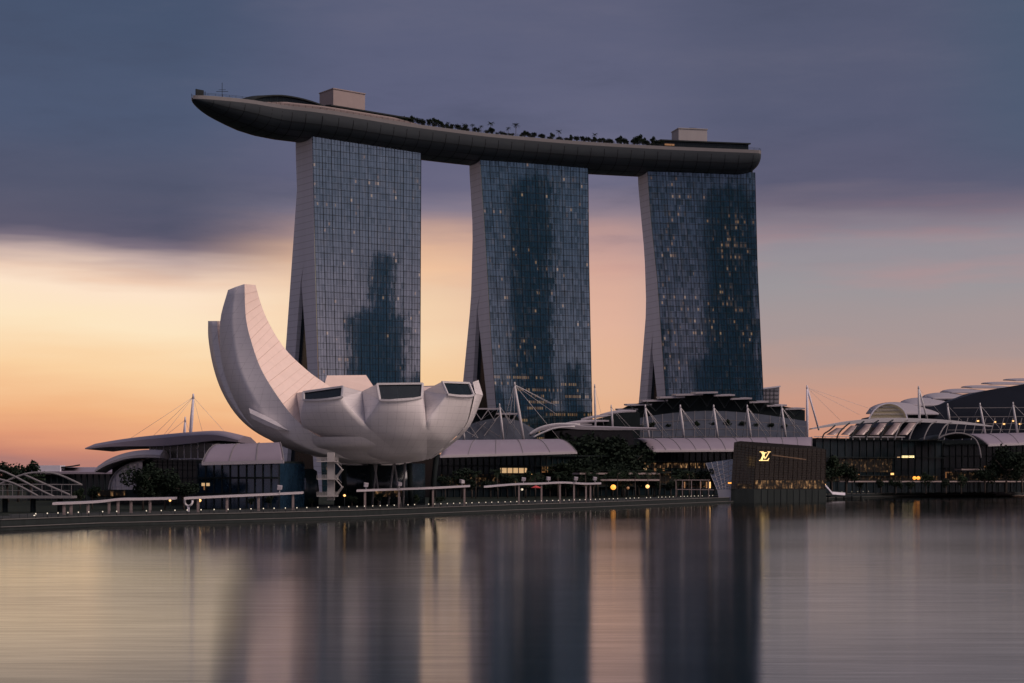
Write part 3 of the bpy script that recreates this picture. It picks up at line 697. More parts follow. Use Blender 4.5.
def near_petal(Lr, Rr, tops, vL, vR, bulge=1.3, window=True):
    """a petal facing the bay: skin rows from the cut tip down (photo points with distances), top corners of the cut, valley points either side"""
    Lc, Rc = catmull(Lr, 22), catmull(Rr, 22); rows = []
    for a_, b2 in zip(Lc, Rc):
        p, q = P(*a_), P(*b2); w = (q - p).length; row = []
        o_ = Vector(((q - p).y, -(q - p).x, 0)).normalized()
        for k in range(11):
            x = k / 10; row.append(p.lerp(q, x) + (o_ * 1.0 + Vector((0, 0, -.35))) * bulge * 4 * x * (1 - x) * min(1, w / 14))
        rows.append(row)
    mb = MB(); mb.grid(rows, smooth=True)
    TL, TR = P(*tops[0]), P(*tops[1]); VL, VR = P(*vL), P(*vR)
    nn = 9
    for corner, V, e in ((TL, VL, 0), (TR, VR, -1)):
        pts = [corner] + [rows[i][e] for i in range(nn)]
        for p, q in zip(pts, pts[1:]): mb.poly([p, q, V])
    pet = mb.build('petal', petal_mat, museum)
    mb = MB(); up = Vector((0, 0, .03)); C = (VL + VR) / 2 + Vector((0, 8, -1.5))
    mb.poly([TL + up, TR + up, VR + up, C, VL + up]); mb.build('petal_top', petal_top, pet)
    o_ = (TR - TL).cross(Vector((0, 0, 1))).normalized()
    if o_.y > 0: o_ = -o_
    low = rows[0]; hi = [TL.lerp(TR, k / 10) for k in range(11)]; mb = MB()
    for ln in (low, hi):
        for p, q in zip(ln, ln[1:]): mb.bar(p + o_ * .22, q + o_ * .22, .55, .62, up=o_)
    mb.bar(low[0] + o_ * .22, hi[0] + o_ * .22, .55, .6, up=o_); mb.bar(low[-1] + o_ * .22, hi[-1] + o_ * .22, .55, .6, up=o_)
    if window: mb.build('window_frame', white_paint, pet)
    flat_ = [low[0].lerp(low[-1], k / 10) for k in range(11)]; mb = MB(); mb.poly([low[0], low[-1], TR, TL]); mb.build('window_pane' if window else 'tip_panel', atrium_glass if window else petal_mat, pet)
    mb = MB(); mb.grid([low, flat_]); mb.build('window_sill', petal_mat, pet)
    return pet
AB = [(365.5, 424, 524), (380, 438, 526), (399, 453.5, 531), (404, 458, 535), (410, 462, 540)]
BCr = [(426, 423, 525), (427, 436, 528), (427, 447, 533), (427, 453, 537), (426, 459.5, 542)]
CD_ = [(466, 424, 540), (456.5, 436, 541), (447, 444.5, 542), (439, 451.5, 543), (429, 458.5, 545)]
near_petal([(304, 400, 528), (301, 413, 529), (303, 427, 532), (318, 437, 535), (341, 448.5, 537), (365, 457, 539), (390, 462.5, 543)],
           [(342.5, 397, 523), (350, 408, 523)] + AB,
           [(304, 392, 529.5), (343.5, 386.5, 524.5)], (296, 393, 546), (362, 391.5, 543))
near_petal([(380, 400, 521), (373, 411, 522)] + AB, [(421.5, 397, 524), (424, 409, 524)] + BCr,
           [(377, 384, 522.5), (422.5, 383.5, 525.5)], (362, 391.5, 543), (424, 391, 545), bulge=1.6)
near_petal([(447, 394.5, 527), (435, 410, 526)] + BCr, [(473, 395, 537), (470, 410, 538)] + CD_,
           [(441.5, 382, 529), (468, 383, 538.5)], (424, 391, 545), (476, 386, 556), bulge=1.4)
near_petal([(475, 393, 541), (472, 407, 540)] + [(x + .6, y, d_ + .6) for x, y, d_ in CD_], [(483, 395, 553), (478, 408, 553), (470, 425, 552), (460, 437, 551), (450, 445.5, 550), (441, 452.5, 549), (431, 459, 548)],
           [(473, 382, 542), (478.5, 380, 553)], (472, 386, 556), (476, 384, 566), bulge=.6, window=False)
# the rear petal that shows over the front rim
mb = MB(); fr_ = [P(321, 398, 566), P(327, 375.5, 572), P(366, 375, 572), (P(374, 387, 568)), P(376, 400, 562)]
mb.prism(fr_, (0, 12, -3)); rp = mb.build('petal', petal_top, museum)
# slim low petal lying against the tall one
mb = MB(); C1 = catmull([(249, 408, 539.5), (262, 414, 536.5), (276, 421.5, 534), (288, 430, 533)], 12); C2 = catmull([(251, 418, 538.5), (262, 423.5, 536), (276, 429, 533.5), (289, 431.5, 533)], 12)
rw = [[P(*a_), P((a_[0] + b2[0]) / 2, (a_[1] + b2[1]) / 2, (a_[2] + b2[2]) / 2 - .7), P(*b2), P(b2[0], b2[1] - 1, b2[2] + 9), P(a_[0], a_[1], a_[2] + 9)] for a_, b2 in zip(C1, C2)]
mb.grid(rw, closed=True, caps=True, smooth=False); lp = mb.build('petal', petal_mat, museum)
# bowl floor that closes the underside
mb = MB(); mb.grid([[MC + Vector((BC[i][0] * .90 * math.sin(a_), -BC[i][0] * .90 * math.cos(a_), BC[i][1] + .3)) for a_ in [2 * math.pi * k / 36 for k in range(36)]] for i in range(0, 26)], closed=True, smooth=True)
mb.build('bowl', petal_mat, museum)

def tall_petal(tab, depth, n=28, name='tall_petal'):
    """tab rows: (skin edge, front edge, inner edge) as photo points with their distances, tip first"""
    C = catmull(tab, n); rows = []
    for r in C:
        L_, Fp, R_ = P(r[0], r[1], r[2]), P(r[3], r[4], r[5]), P(r[6], r[7], r[8])
        B_ = L_ + (R_ - Fp) * .8 + Vector((0, depth, 0))
        mid = L_.lerp(Fp, .5) + ((L_ + Fp) / 2 - (R_ + B_) / 2).normalized() * (L_ - Fp).length * .10
        q1 = L_.lerp(Fp, .25).lerp(mid, .75); q2 = L_.lerp(Fp, .75).lerp(mid, .75)
        rows.append(([L_, q1 , mid, q2, Fp], [Fp, Fp.lerp(R_, .33), Fp.lerp(R_, .67), R_], [R_, B_, L_]))
    mb = MB(); mb.grid([r[0] for r in rows], smooth=True); mb.grid([r[2] for r in rows], smooth=False)
    mb.poly(list(rows[0][0]) + [rows[0][1][-1], rows[0][2][1]]); mb.poly(list(rows[-1][0]) + [rows[-1][1][-1], rows[-1][2][1]])
    a_ = mb.build(name, petal_mat, museum)
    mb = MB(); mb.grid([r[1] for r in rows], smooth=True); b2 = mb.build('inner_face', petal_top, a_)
    mb = MB()
    for j in range(1, 20, 1):
        if j < len(rows):
            l_ = rows[j][1]
            for p, q in zip(l_, l_[1:]): mb.bar(p + Vector((.05, -.1, .08)), q + Vector((.05, -.1, .08)),   .05 if j % 3 else .10)
    mb.build('panel_seam', seam_mat, a_)
    return a_
tall_petal([ # skin edge x, y, distance   front edge   inner edge
    (228, 290, 566, 244.5, 284, 558, 255.5, 285, 572),
    (220.5, 318, 562, 246, 319, 552, 262, 307, 570),
    (220, 347, 558, 252.6, 346, 547, 271, 327, 568),
    (224, 372, 553, 261.5, 370, 542, 286, 350, 565),
    (234, 399, 548, 277, 395.5, 536, 308, 371, 562),
    (247, 420, 544, 295, 418.6, 533, 327, 384.5, 559),
    (265, 437, 541, 315, 434.5, 532, 347, 398, 556),
    (292, 450, 540, 341, 447.7, 534, 372, 412, 553),
    (332, 459, 541, 366, 456.5, 537, 396, 428, 551),
    (378, 463.5, 543, 392, 462.3, 541, 410, 445, 550)], 8, n=32, name='tall_petal')
tall_petal([
    (208, 321, 590, 217, 321, 584, 226, 321, 596),
    (208.5, 340, 588, 219, 345, 580, 232, 345, 592),
    (213.5, 368, 582, 226, 372, 574, 250, 372, 586),
    (223, 394, 576, 238, 400, 568, 275, 400, 580),
    (239, 418, 570, 258, 424, 562, 300, 420, 574),
    (262, 436, 564, 285, 441, 556, 330, 436, 570),
    (300, 452, 560, 325, 456, 552, 365, 452, 566)], 10, name='rear_tall_petal')
# columns, struts, lobby drum
mb0 = [(372, 460, 562, 369, 498), (409, 458, 562, 411, 498), (437, 452, 566, 431, 498), (343, 458, 562, 345, 498)]
for (xt, yt, dd, xb_, yb_) in mb0:
    mb = MB(); mb.tube([P(xt, yt - 3, dd), P(xb_, HY + (H - 2.4) * F / dd, dd)], [.85, .75], 10); mb.build('column', dark_clad, museum)
for (xa, xb_) in ((374, 380.5), (394, 388), (394, 401), (405, 403), (377, 372)):
    mb = MB(); mb.tube([P(xa, 461, 548), P(xb_, HY + (H - 2.4) * F / 548, 548)], .30, 8); mb.build('strut', dull_steel, museum)
mb = MB(); mb.grid([[MC + Vector((14 * math.sin(a_), 32 - 12 * math.cos(a_), z)) for a_ in [2 * math.pi * k / 28 for k in range(28)]] for z in (2.41, 15.2)], closed=True, smooth=True, caps=True); mb.build('lobby_glass', atrium_glass, museum)
mb = MB(); mb.bar(P(374, 493.5, 545), P(402, 493.5, 545), .3, 1.8); mb.build('lobby_light', shop_glow, museum)
# stair tower standing beside it
root = thing('stair_tower', 'white open stair tower with three landings under the museum bowl', 'stairs', P(331, 507, 523))
SD = 523
stair_m = mat('stair_paint', (.34, .33, .33), .7, var=.15, scale=.5)
mb = MB(); mb.box(P(331, 477, SD) + Vector((0, 0, .2)), (1.9, 2.2, 13.2)); mb.build('core', stair_m, root)
for yl in (460.5, 478, 495):
    mb = MB(); c_ = P(328, yl + 1, SD); mb.box(c_ - Vector((0, 1.2, 0)), (5.6, 3.6, .3))
    for dy_ in (-3.0, .6):
        for dz_ in (.4, .75, 1.1): mb.bar(c_ + Vector((-2.8, dy_, dz_)), c_ + Vector((2.8, dy_, dz_)), .09)
        for k in range(8): mb.bar(c_ + Vector((-2.8 + k * .8, dy_, .15)), c_ + Vector((-2.8 + k * .8, dy_, 1.1)), .09)
    mb.build('landing', stair_m, root)
for yl in (460.5, 478):
    mb = MB(); a_ = P(336, yl + 1, SD) - Vector((0, 1.5, 0)); b2 = P(342.5, yl + 8.5, SD) - Vector((0, 1.5, 0)); c2 = P(336, yl + 17, SD) - Vector((0, .2, 0))
    mb.bar(a_, b2, 1.2, .2); mb.bar(b2 + Vector((0, 1.2, -.1)), c2 + Vector((0, 1.2, 0)), 1.0, .16)
    mb.bar(a_ + Vector((0, -.7, 1.0)), b2 + Vector((0, -.7, 1.0)), .1); mb.build('flight', stair_m, root)
# ---------------------------------------------------------------- business district across the bay: seen only mirrored in the towers' glass
sky_city = mat('office_facade', (.15, .36, .50), .7, var=.5, scale=.06)
mb = MB()
for (x, y, w, dp, hh, rz) in ((811, 529, 60, 40, 215, 63), (816, 534, 26, 26, 272, 63), (842, 563, 22, 30, 150, 63), (768, 484, 26, 30, 70, 63),
                              (714, 330, 46, 40, 352, 46), (752, 354, 22, 30, 165, 46), (680, 309, 16, 30, 140, 46),
                              (635, 215, 54, 40, 345, 27), (556, 186, 22, 30, 215, 27), (960, 700, 60, 50, 120, 46), (720, 60, 70, 50, 200, 10)):
    mb.box((x, y, hh / 2 + 2.2), (w, dp, hh), rad(rz))
    mb.box((x, y, hh + 5), (w * .6, dp * .6, 7), rad(rz))
tag(mb.build('city_skyline', sky_city), 'far office blocks across the bay, mirrored in the towers', None, kind='stuff')

def ring_pts(f, a, b, n): return [f(a + (b - a) * k / n) for k in range(n + 1)]
GZ = 2.45
def ground_row(dist): return HY + (H - GZ) * F / dist

# ---------------------------------------------------------------- curved canopies along the waterfront
def canopy(label, TL, TR, BR, BL, dep, bulge, seams, name='canopy', skew=0.0, group='pale vaulted canopies along the waterfront'):
    """four photo corners; dep = (distance at the back top, at the front eave) for left and right; a vault bulging outwards"""
    a_, b2, c_, d_ = P(TL[0], TL[1], dep[0][0]), P(TR[0], TR[1], dep[1][0]), P(BR[0], BR[1], dep[1][1]), P(BL[0], BL[1], dep[0][1])
    def S(u, v_):
        top, bot = a_.lerp(b2, u), d_.lerp(c_, u); p = top.lerp(bot, v_)
        k = 4 * v_ * (1 - v_); return p + Vector((0, -.6, 1.0)) * bulge * k
    root = thing(name, label, 'canopy', (d_ + c_) / 2, group)
    NU, NV = 24, 9
    mb = MB(); mb.slab([[S(i / NU, j / NV) for j in range(NV + 1)] for i in range(NU + 1)], .45, smooth=True); mb.build('roof_sheet', lilac_sheet, root)
    for k in range(seams + 1):
        mb = MB(); u = min(.999, max(.001, k / seams)); pts = [S(u, j / 8) + Vector((0, -.05, .06)) for j in range(9)]
        for p, q in zip(pts, pts[1:]): mb.bar(p, q, .22)
        mb.build('roof_seam', dull_steel, root)
    pts = [S(i / NU, 1) + Vector((0, -.1, -.3)) for i in range(NU + 1)]; mb = MB()
    for p, q in zip(pts, pts[1:]): mb.bar(p, q, .4, .9)
    mb.build('eave', white_shell, root)
    return root
canopy('pale lilac vaulted canopy left of the museum bowl, in front of the glass hall', (226, 448), (279, 446), (284, 460.5), (202, 462.5), ((532, 512), (526, 508)), 2.6, 3)
canopy('pale vaulted canopy just right of the museum, tapering at both ends', (455, 440), (556, 439), (577, 452), (440, 456), ((792, 766), (812, 788)), 1.6, 5)
canopy('long pale vaulted canopy behind the dark crystal pavilion', (632, 438.5), (812, 437), (812, 449.5), (651, 450.5), ((868, 842), (905, 880)), 1.6, 11)
canopy('pale vaulted canopy at the right edge, behind the round dark tree', (962, 434), (1064, 432), (1064, 442), (988, 445), ((985, 960), (1010, 985)), 1.6, 5)

# ---------------------------------------------------------------- the long arcade under the canopies
def block(name, label, x0, x1, ytop, d0, d1, cat='building', depth=24, storeys=4, wall=None, lit=(), bays=20, zb=GZ, slab_m=None, glow=()):
    """a glazed block between two photo columns: floor slabs, columns, glass set back, a few lit shop fronts"""
    z1 = PZ(ytop, (d0 + d1) / 2); A, B = Vector((PX(x0, d0), d0, zb)), Vector((PX(x1, d1), d1, zb))
    dr = (B - A).normalized(); nb = Vector((-dr.y, dr.x, 0)); ln = (B - A).length; hh = z1 - zb
    root = thing(name, label, cat, (A + B) / 2 + nb * depth / 2)
    mb = MB(); a0, b0 = A + nb * 1.5, B + nb * 1.5; c0, e0 = B + nb * depth, A + nb * depth
    U = Vector((0, 0, 1)); lo = [p + U * .02 for p in (a0, b0, c0, e0)]
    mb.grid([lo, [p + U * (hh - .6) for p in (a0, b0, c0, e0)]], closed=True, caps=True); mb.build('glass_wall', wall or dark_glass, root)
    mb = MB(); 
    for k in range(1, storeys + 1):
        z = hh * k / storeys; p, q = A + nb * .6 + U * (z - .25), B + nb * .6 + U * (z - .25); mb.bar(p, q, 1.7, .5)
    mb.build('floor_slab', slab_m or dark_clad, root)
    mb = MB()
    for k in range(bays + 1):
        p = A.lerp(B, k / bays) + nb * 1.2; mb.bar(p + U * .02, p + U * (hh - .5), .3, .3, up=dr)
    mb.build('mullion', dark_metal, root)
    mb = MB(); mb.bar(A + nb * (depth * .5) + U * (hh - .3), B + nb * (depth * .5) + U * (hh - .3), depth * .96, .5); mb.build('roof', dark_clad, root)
    for (xa, xb_, ya, yb, m_) in lit:
        fa, fb = (xa - x0) / (x1 - x0), (xb_ - x0) / (x1 - x0); dd = lerp(d0, d1, (fa + fb) / 2)
        za, zb_ = PZ(yb, dd), PZ(ya, dd); p, q = A.lerp(B, fa) + nb * 1.38, A.lerp(B, fb) + nb * 1.38
        p.z = q.z = (za + zb_) / 2; mb = MB(); mb.bar(p, q, .12, zb_ - za); mb.build('shop_window', m_, root)
    for (xa, xb_, ya, yb) in glow:
        fa, fb = (xa - x0) / (x1 - x0), (xb_ - x0) / (x1 - x0); dd = lerp(d0, d1, (fa + fb) / 2); za, zb_ = PZ(yb, dd), PZ(ya, dd)
        p, q = A.lerp(B, fa) + nb * 1.30, A.lerp(B, fb) + nb * 1.30; p.z = q.z = (za + zb_) / 2
        mb = MB(); mb.bar(p, q, .1, zb_ - za); mb.build('shop_front', shop_glow if yb - ya < 6 else dim_glow, root)
    return root
block('shopping_arcade', 'long dark glass arcade under the canopies between museum and crystal pavilion', 438, 640, 455, 775, 835, depth=40, storeys=4, bays=36, glow=((442, 636, 474.5, 487), (540, 600, 466.5, 471.5)),
      lit=((499, 525, 468, 473, interior_lit), (540, 556, 470, 472.5, interior_dim), (565, 571, 467.5, 471, interior_lit), (577, 584, 467.5, 471, interior_lit), (587, 592, 467, 471, interior_lit), (593, 597, 467, 471, interior_lit),
           (602, 621, 466.5, 471.5, interior_lit), (624, 635, 466.5, 471, interior_lit), (500, 504, 480, 483, warm_lamp), (527, 530, 474, 478, warm_lamp), (548, 551, 481, 484, interior_dim), (466, 468, 476, 479, interior_dim), (566, 569, 481, 484, interior_dim)))
block('shopping_arcade', 'dark arcade front under the long canopy, behind the crystal pavilion', 641, 822, 450, 845, 902, depth=40, storeys=4, bays=30, glow=((642, 735, 472, 487), (645, 735, 463, 468)),
      lit=((645, 648, 467, 470, interior_lit), (655, 657, 468, 471, interior_dim), (663, 665, 468, 471, interior_dim), (690, 704, 480, 487, interior_dim), (716, 722, 468, 471, interior_lit)))
block('waterfront_hall', 'dark hall with a lit yellowish sign under the ribbed arched roof', 818, 944, 439, 925, 985, depth=40, storeys=3, bays=18, glow=((826, 940, 475, 481), (840, 892, 459, 472)),
      lit=((862.5, 864, 461, 471, interior_lit), (868.5, 870, 463, 471, interior_dim), (876, 877.5, 464, 471, warm_lamp), (880.5, 882.5, 463, 467, warm_lamp), (883.5, 886.5, 460, 472, interior_lit), (880, 884, 475, 476.5, interior_lit), (891, 894, 473, 476, warm_lamp), (840, 848, 476, 480, interior_dim), (855, 860, 474, 479, interior_dim)))
block('shopping_arcade', 'dark arcade front under the canopy at the right edge of the picture', 945, 1066, 444, 985, 1015, depth=40, storeys=4, bays=20, glow=((948, 1060, 472.5, 480),), lit=((947, 953, 472, 478, interior_dim), (965, 969, 473, 480, interior_dim), (985, 989, 466, 468, interior_dim), (1008, 1012, 464, 466, interior_lit)))
block('glass_hall', 'dark glass hall with a blue lower wall under the left canopy', 196, 278, 461, 520, 516, depth=26, storeys=3, bays=10, wall=blue_glass, lit=((200, 208, 483, 486, interior_lit), (202, 204, 486, 490, interior_dim)))
root = thing('drum_building', 'dark round-walled glass building under the left side of the museum', 'building', P(298, 500, 548))
mb = MB(); c_ = P(297, 500, 548); c_.z = GZ
mb.grid([[c_ + Vector((rr * math.cos(a_), rr * .8 * math.sin(a_), z)) for a_ in [2 * math.pi * k / 30 for k in range(30)]] for rr, z in ((6.2, .01), (6.4, 5), (5.8, 10.4), (4.8, 11))], closed=True, smooth=True, caps=True); mb.build('drum_wall', dark_glass, root)
mb = MB(); mb.box(c_ + Vector((2.0, -5.6, 6.8)), (2.2, .5, 3.2), rad(10)); mb.build('side_window', blue_glass, root)

# ---------------------------------------------------------------- theatre with the sweeping roofs on the left
root = thing('theatre', 'low theatre on the left with sweeping pale cantilever roofs and a glazed dome', 'theatre', P(165, 496, 610))
def wing(top, bot, d0, d1, name, m_, parent):
    """a roof blade: photo outline extruded along the view between two distances, cambered"""
    T_, B_ = catmull(top, 22), catmull(bot, 22); mb = MB()
    front = [[P(p[0], p[1], d0), P(q[0], q[1], d0)] for p, q in zip(T_, B_)]
    rows = []
    for (p, q) in front:
        ext = d1 - d0; up = Vector((0, 0, 1.2))
        rows.append([q, p, p + Vector((0, ext * .35, 1.6)), p + Vector((0, ext * .7, 1.4)), p + Vector((0, ext, 0)), q + Vector((0, ext, -.3))])
    mb.grid(rows, closed=True, smooth=False, caps=True); return mb.build(name, m_, parent)
wing([(85, 448), (105, 444.5), (130, 441), (160, 438), (190, 435.5), (215, 435), (238, 440)], [(85, 449.2), (105, 447), (130, 446.2), (160, 446), (190, 443.5), (215, 440.5), (238, 442)], 598, 640, 'upper_roof', lilac_sheet, root)
wing([(94, 471), (104, 464.5), (116, 459.5), (130, 456), (146, 454.5), (160, 455)], [(95, 472), (105, 466), (117, 461.5), (130, 458.3), (146, 457.5), (160, 458)], 590, 606, 'lower_roof', white_shell, root)
mb = MB(); x0, x1 = PX(150, 606), PX(246, 606); zt, zb = PZ(443, 606), PZ(459, 606); mb.box(((x0 + x1) / 2, 620, (zt + zb) / 2), (x1 - x0, 28, zt - zb)); mb.build('drum_glazing', atrium_glass, root)
mb = MB()
for k in range(15): x = lerp(x0, x1, k / 14); mb.box((x, 605.8, (zt + zb) / 2), (.35, .35, zt - zb - .1))
mb.box(((x0 + x1) / 2, 605.8, zb), (x1 - x0, .5, .5)); mb.build('mullion', concrete, root)
mb = MB(); x0, x1 = PX(112, 604), PX(262, 604); zt = PZ(459.5, 604); mb.box(((x0 + x1) / 2, 624, (zt + GZ) / 2 + .01), (x1 - x0, 38, zt - GZ)); mb.build('lower_hall', dark_glass, root)
mb = MB()
for k in range(31): x = lerp(x0, x1, k / 30); mb.box((x, 604.8, (zt + GZ) / 2), (.22, .3, zt - GZ - .2))
for y in (462, 465, 470, 478, 487): mb.box(((x0 + x1) / 2, 604.7, PZ(y, 604)), (x1 - x0, .4, .28))
mb.build('wall_frame', dark_metal, root)
# glazed quarter dome
mb = MB(); prof_ = catmull([(108, 490), (109.5, 482), (113, 475), (119.5, 468.5), (129, 463.5), (142, 461)], 14); rows = []
for p in prof_:
    a_ = P(p[0], p[1], 596); rows.append([a_ + Vector((0, 0, 0)), a_ + Vector((.8, 5, .8)), a_ + Vector((1.4, 12, 1.0))])
mb.slab(rows, .3, smooth=True, dirv=(.7, 0, -.7)); mb.build('dome_edge', white_shell, root)
mb = MB(); mb.poly([P(p[0] + .5, p[1] + .4, 597.5) for p in prof_] + [P(142, 490, 597.5)]); dg = mb.build('dome_glass', glass_mat('dome_glass', (.50, .47, .52), .12, .2), root)  # the dome's bright interior is put into the pale glass colour
mb = MB()
for k in range(2, 14, 2): mb.bar(P(prof_[k][0] + .5, prof_[k][1] + 1, 597.2), P(prof_[k][0] + .5, 489.5, 597.2), .22)
for y in (468, 474, 480, 486): 
    xs = [p[0] for p in prof_ if p[1] <= y + .5]; mb.bar(P(min(xs) + 1.5, y, 597.2), P(142, y, 597.2), .22)
mb.build('dome_frame', concrete, root)
for (xa, xb_, ya, yb) in ((97, 125, 490.5, 496),):
    mb = MB(); a_, b2 = P(xa, (ya + yb) / 2, 592), P(xb_, (ya + yb) / 2, 592); mb.bar(a_, b2, .4, (yb - ya) * 592 / F); mb.build('lit_window', shop_glow, root)
mb = MB(); mb.bar(P(97, 493.5, 593), P(145, 493.5, 593), .5, 2.4); mb.build('terrace_wall', dark_clad, root)
# masts left
def mast(label, pts, dist, cables=(), r=.42, legs=(), group='leaning white cable masts along the waterfront roofs', cr=.055, m_=None):
    b0 = P(pts[1][0], pts[1][1], dist); t0 = P(pts[0][0], pts[0][1], dist - 2); root = thing('cable_mast', label, 'mast', b0, group)
    mb = MB(); mb.tube([b0, b0.lerp(t0, .5), t0], [r, r * 1.15, r * .7], 8); mb.build('pole', m_ or white_paint, root)
    mb = MB(); mb.tube([t0 - Vector((0, 0, .5)), t0 + Vector((0, 0, 1.1))], [r * .9, r * .5], 6); mb.build('mast_head', m_ or white_paint, root)
    for (x, y, dz_) in legs:
        mb = MB(); mb.tube([t0, P(x, y, dist + dz_)], r * .8, 8); mb.build('leg', m_ or white_paint, root)
    for (x, y, dz_) in cables:
        mb = MB(); mb.tube([t0, P(x, y, dist + dz_)], cr, 5); mb.build('cable', white_paint, root)
    return root
mast('taller mast behind the theatre roof on the left, with thin cables', [(193.3, 397), (190, 441)], 625, [(128, 440, -4), (150, 439, 8), (204, 438, 3), (232, 440, -4), (160, 440, -8)], r=.5, cr=.05, m_=concrete)
mast('shorter mast beside the taller one behind the theatre roof', [(185.2, 420), (184, 441)], 632, [(160, 440, 5), (192, 439, 5)], r=.4, m_=concrete)
# long hall with the pinkish roof, far left
root = thing('exhibition_hall', 'long low hall with a pinkish roof behind the footbridge on the far left', 'building', P(75, 494, 680))
D_ = 680; x0, x1 = PX(27, D_), PX(128, D_); zt = PZ(472, D_)
mb = MB(); mb.box(((x0 + x1) / 2, D_ + 20, (zt + GZ) / 2 + .01), (x1 - x0, 38, zt - GZ)); mb.build('glass_wall', dark_glass, root)
mb = MB(); [mb.box((lerp(x0, x1, k / 17), D_ + .6, (zt + GZ) / 2), (.4, .5, zt - GZ - .3)) for k in range(18)]; mb.build('mullion', dark_metal, root)
mb = MB(); rw = [[Vector((x, D_ - 1, zt)), Vector((x, D_ + 10, zt + 1.6)), Vector((x, D_ + 40, zt + 1.9))] for x in (x0 - 1, x1 + 1)]; mb.slab(rw, .7); mb.build('roof', lilac_sheet, root)
mb = MB(); a_, b2 = P(36, 469.5, D_ - .5), P(60, 469.5, D_ - .5); mb.bar(a_ + Vector((0, 4, .4)), b2 + Vector((0, 4, .4)), 8, 2.2); mb.build('roof_box', concrete, root)
mb = MB(); c1 = catmull([(33, 465.2), (45, 466.6), (57, 466.8), (70, 466), (80, 464.4)], 12); mb.slab([[P(x, y, D_ + 1), P(x, y - .2, D_ + 16)] for x, y in c1], .45); mb.build('upper_roof', dark_metal, root)
# footbridge with crossing curved tubes
root = thing('footbridge', 'curved-tube footbridge with crossing arches at the far left of the shore', 'bridge', P(40, 500, 470))
D_ = 470
for pts in ([(-60, 496), (-35, 478), (-12, 470.5), (5, 472), (40, 490), (55, 497)], [(-20, 497), (0, 484), (25, 474), (45, 472.5), (60, 475), (82, 485)], [(-5, 478), (15, 484), (38, 496)], [(24, 474.5), (45, 484), (70, 495)]):
    mb = MB(); c1 = catmull(pts, 16); n_ = len(c1); mb.tube([P(x, y, D_ + (6 if pts[0][0] in (-20, 24) else 0) ) for x, y in c1], .26, 7); mb.build('arch_tube', dull_steel, root)
mb = MB(); mb.bar(P(-60, 497, D_ + 3), P(74, 497, D_ + 3), 6.5, .6); mb.build('deck', dull_steel, root)
mb = MB(); mb.bar(P(-60, 484, D_), P(80, 484.5, D_), .22); mb.bar(P(-60, 490.5, D_), P(70, 490.5, D_), .1); mb.build('rail', dull_steel, root)
for k in range(14):
    x = -56 + k * 9.8; mb = MB(); mb.bar(P(x, 484, D_), P(x, 497, D_), .12); mb.build('hanger', dull_steel, root)
for x in (-30, 5, 33, 60):
    mb = MB(); a_ = P(x, 498, D_ + 3); mb.tube([Vector((a_.x, a_.y, -.5)), a_], .7, 8); mb.build('pier', dark_clad, root)

# ---------------------------------------------------------------- stepped roofs of the casino and the convention halls
root = thing('casino', 'dark hall with a crown of overlapping stepped roof plates below the right tower', 'building', P(700, 470, 965))
PL = [(618, 638, 408.5), (627, 652, 403.7), (643, 668, 399.7), (660, 685, 396.3), (676, 703, 393.6), (695.5, 718, 391.6), (714, 735, 394.2), (730.5, 752, 397.6), (749.5, 768.5, 401), (767, 787, 404.5), (785.5, 805, 407.8)]
for k, (xa, xb_, y) in enumerate(PL):
    dd = 950 + abs(k - 5) * 1.5; mb = MB(); a_, b2 = P(xa, y + .6, dd), P(xb_, y, dd)
    mb.slab([[a_, a_ + Vector((0, 26, 1.2))], [b2, b2 + Vector((0, 26, 1.2))]], .8); mb.build('roof_plate', white_shell, root)
crown = [(612, 413)] + [(a_, y + 2.4) for a_, b2, y in PL[:6]] + [(b2, y + 2.4) for a_, b2, y in PL[5:]] + [(805, 440), (612, 440)]
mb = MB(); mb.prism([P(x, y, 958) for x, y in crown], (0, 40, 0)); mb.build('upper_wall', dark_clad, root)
mb = MB()
for k, (xa, xb_, y) in enumerate(PL):
    xm = (xa + xb_) / 2; yb = y + (15 - abs(k - 5) * 1.2)
    mb.bar(P(xa + 3, y + 2, 954), P(xm, yb, 956), .5); mb.bar(P(xb_ - 3, y + 2, 954), P(xm, yb, 956), .5)
mb.build('roof_strut', dark_metal, root)
terr_mat = mat('terrace_glass', (.05, .06, .08), .6, spec=.15, var=.35, scale=.15)
cv = catmull([(612, 425), (650, 416), (700, 411), (750, 413), (806, 421)], 20); mb = MB()
mb.slab([[P(x, y, 952), P(x, 441, 925)] for x, y in cv], .5, dirv=(0, 1, 0)); mb.build('sloped_glazing', terr_mat, root)
mb = MB()
for x, y in cv[::1]: mb.bar(P(x, y, 951.7), P(x, 441, 924.5), .22)
for f_ in (.3, .6, .85):
    pts = [P(x, y, 951.6).lerp(P(x, 441, 924.6), f_) for x, y in cv]
    for p, q in zip(pts, pts[1:]): mb.bar(p, q, .25)
mb.build('glazing_bar', dull_steel, root)
mb = MB(); mb.box((PX(708, 960), 960, (PZ(441, 925) + GZ) / 2), (PX(806, 960) - PX(612, 960), 60, PZ(441, 925) - GZ)); mb.build('podium', dark_clad, root)
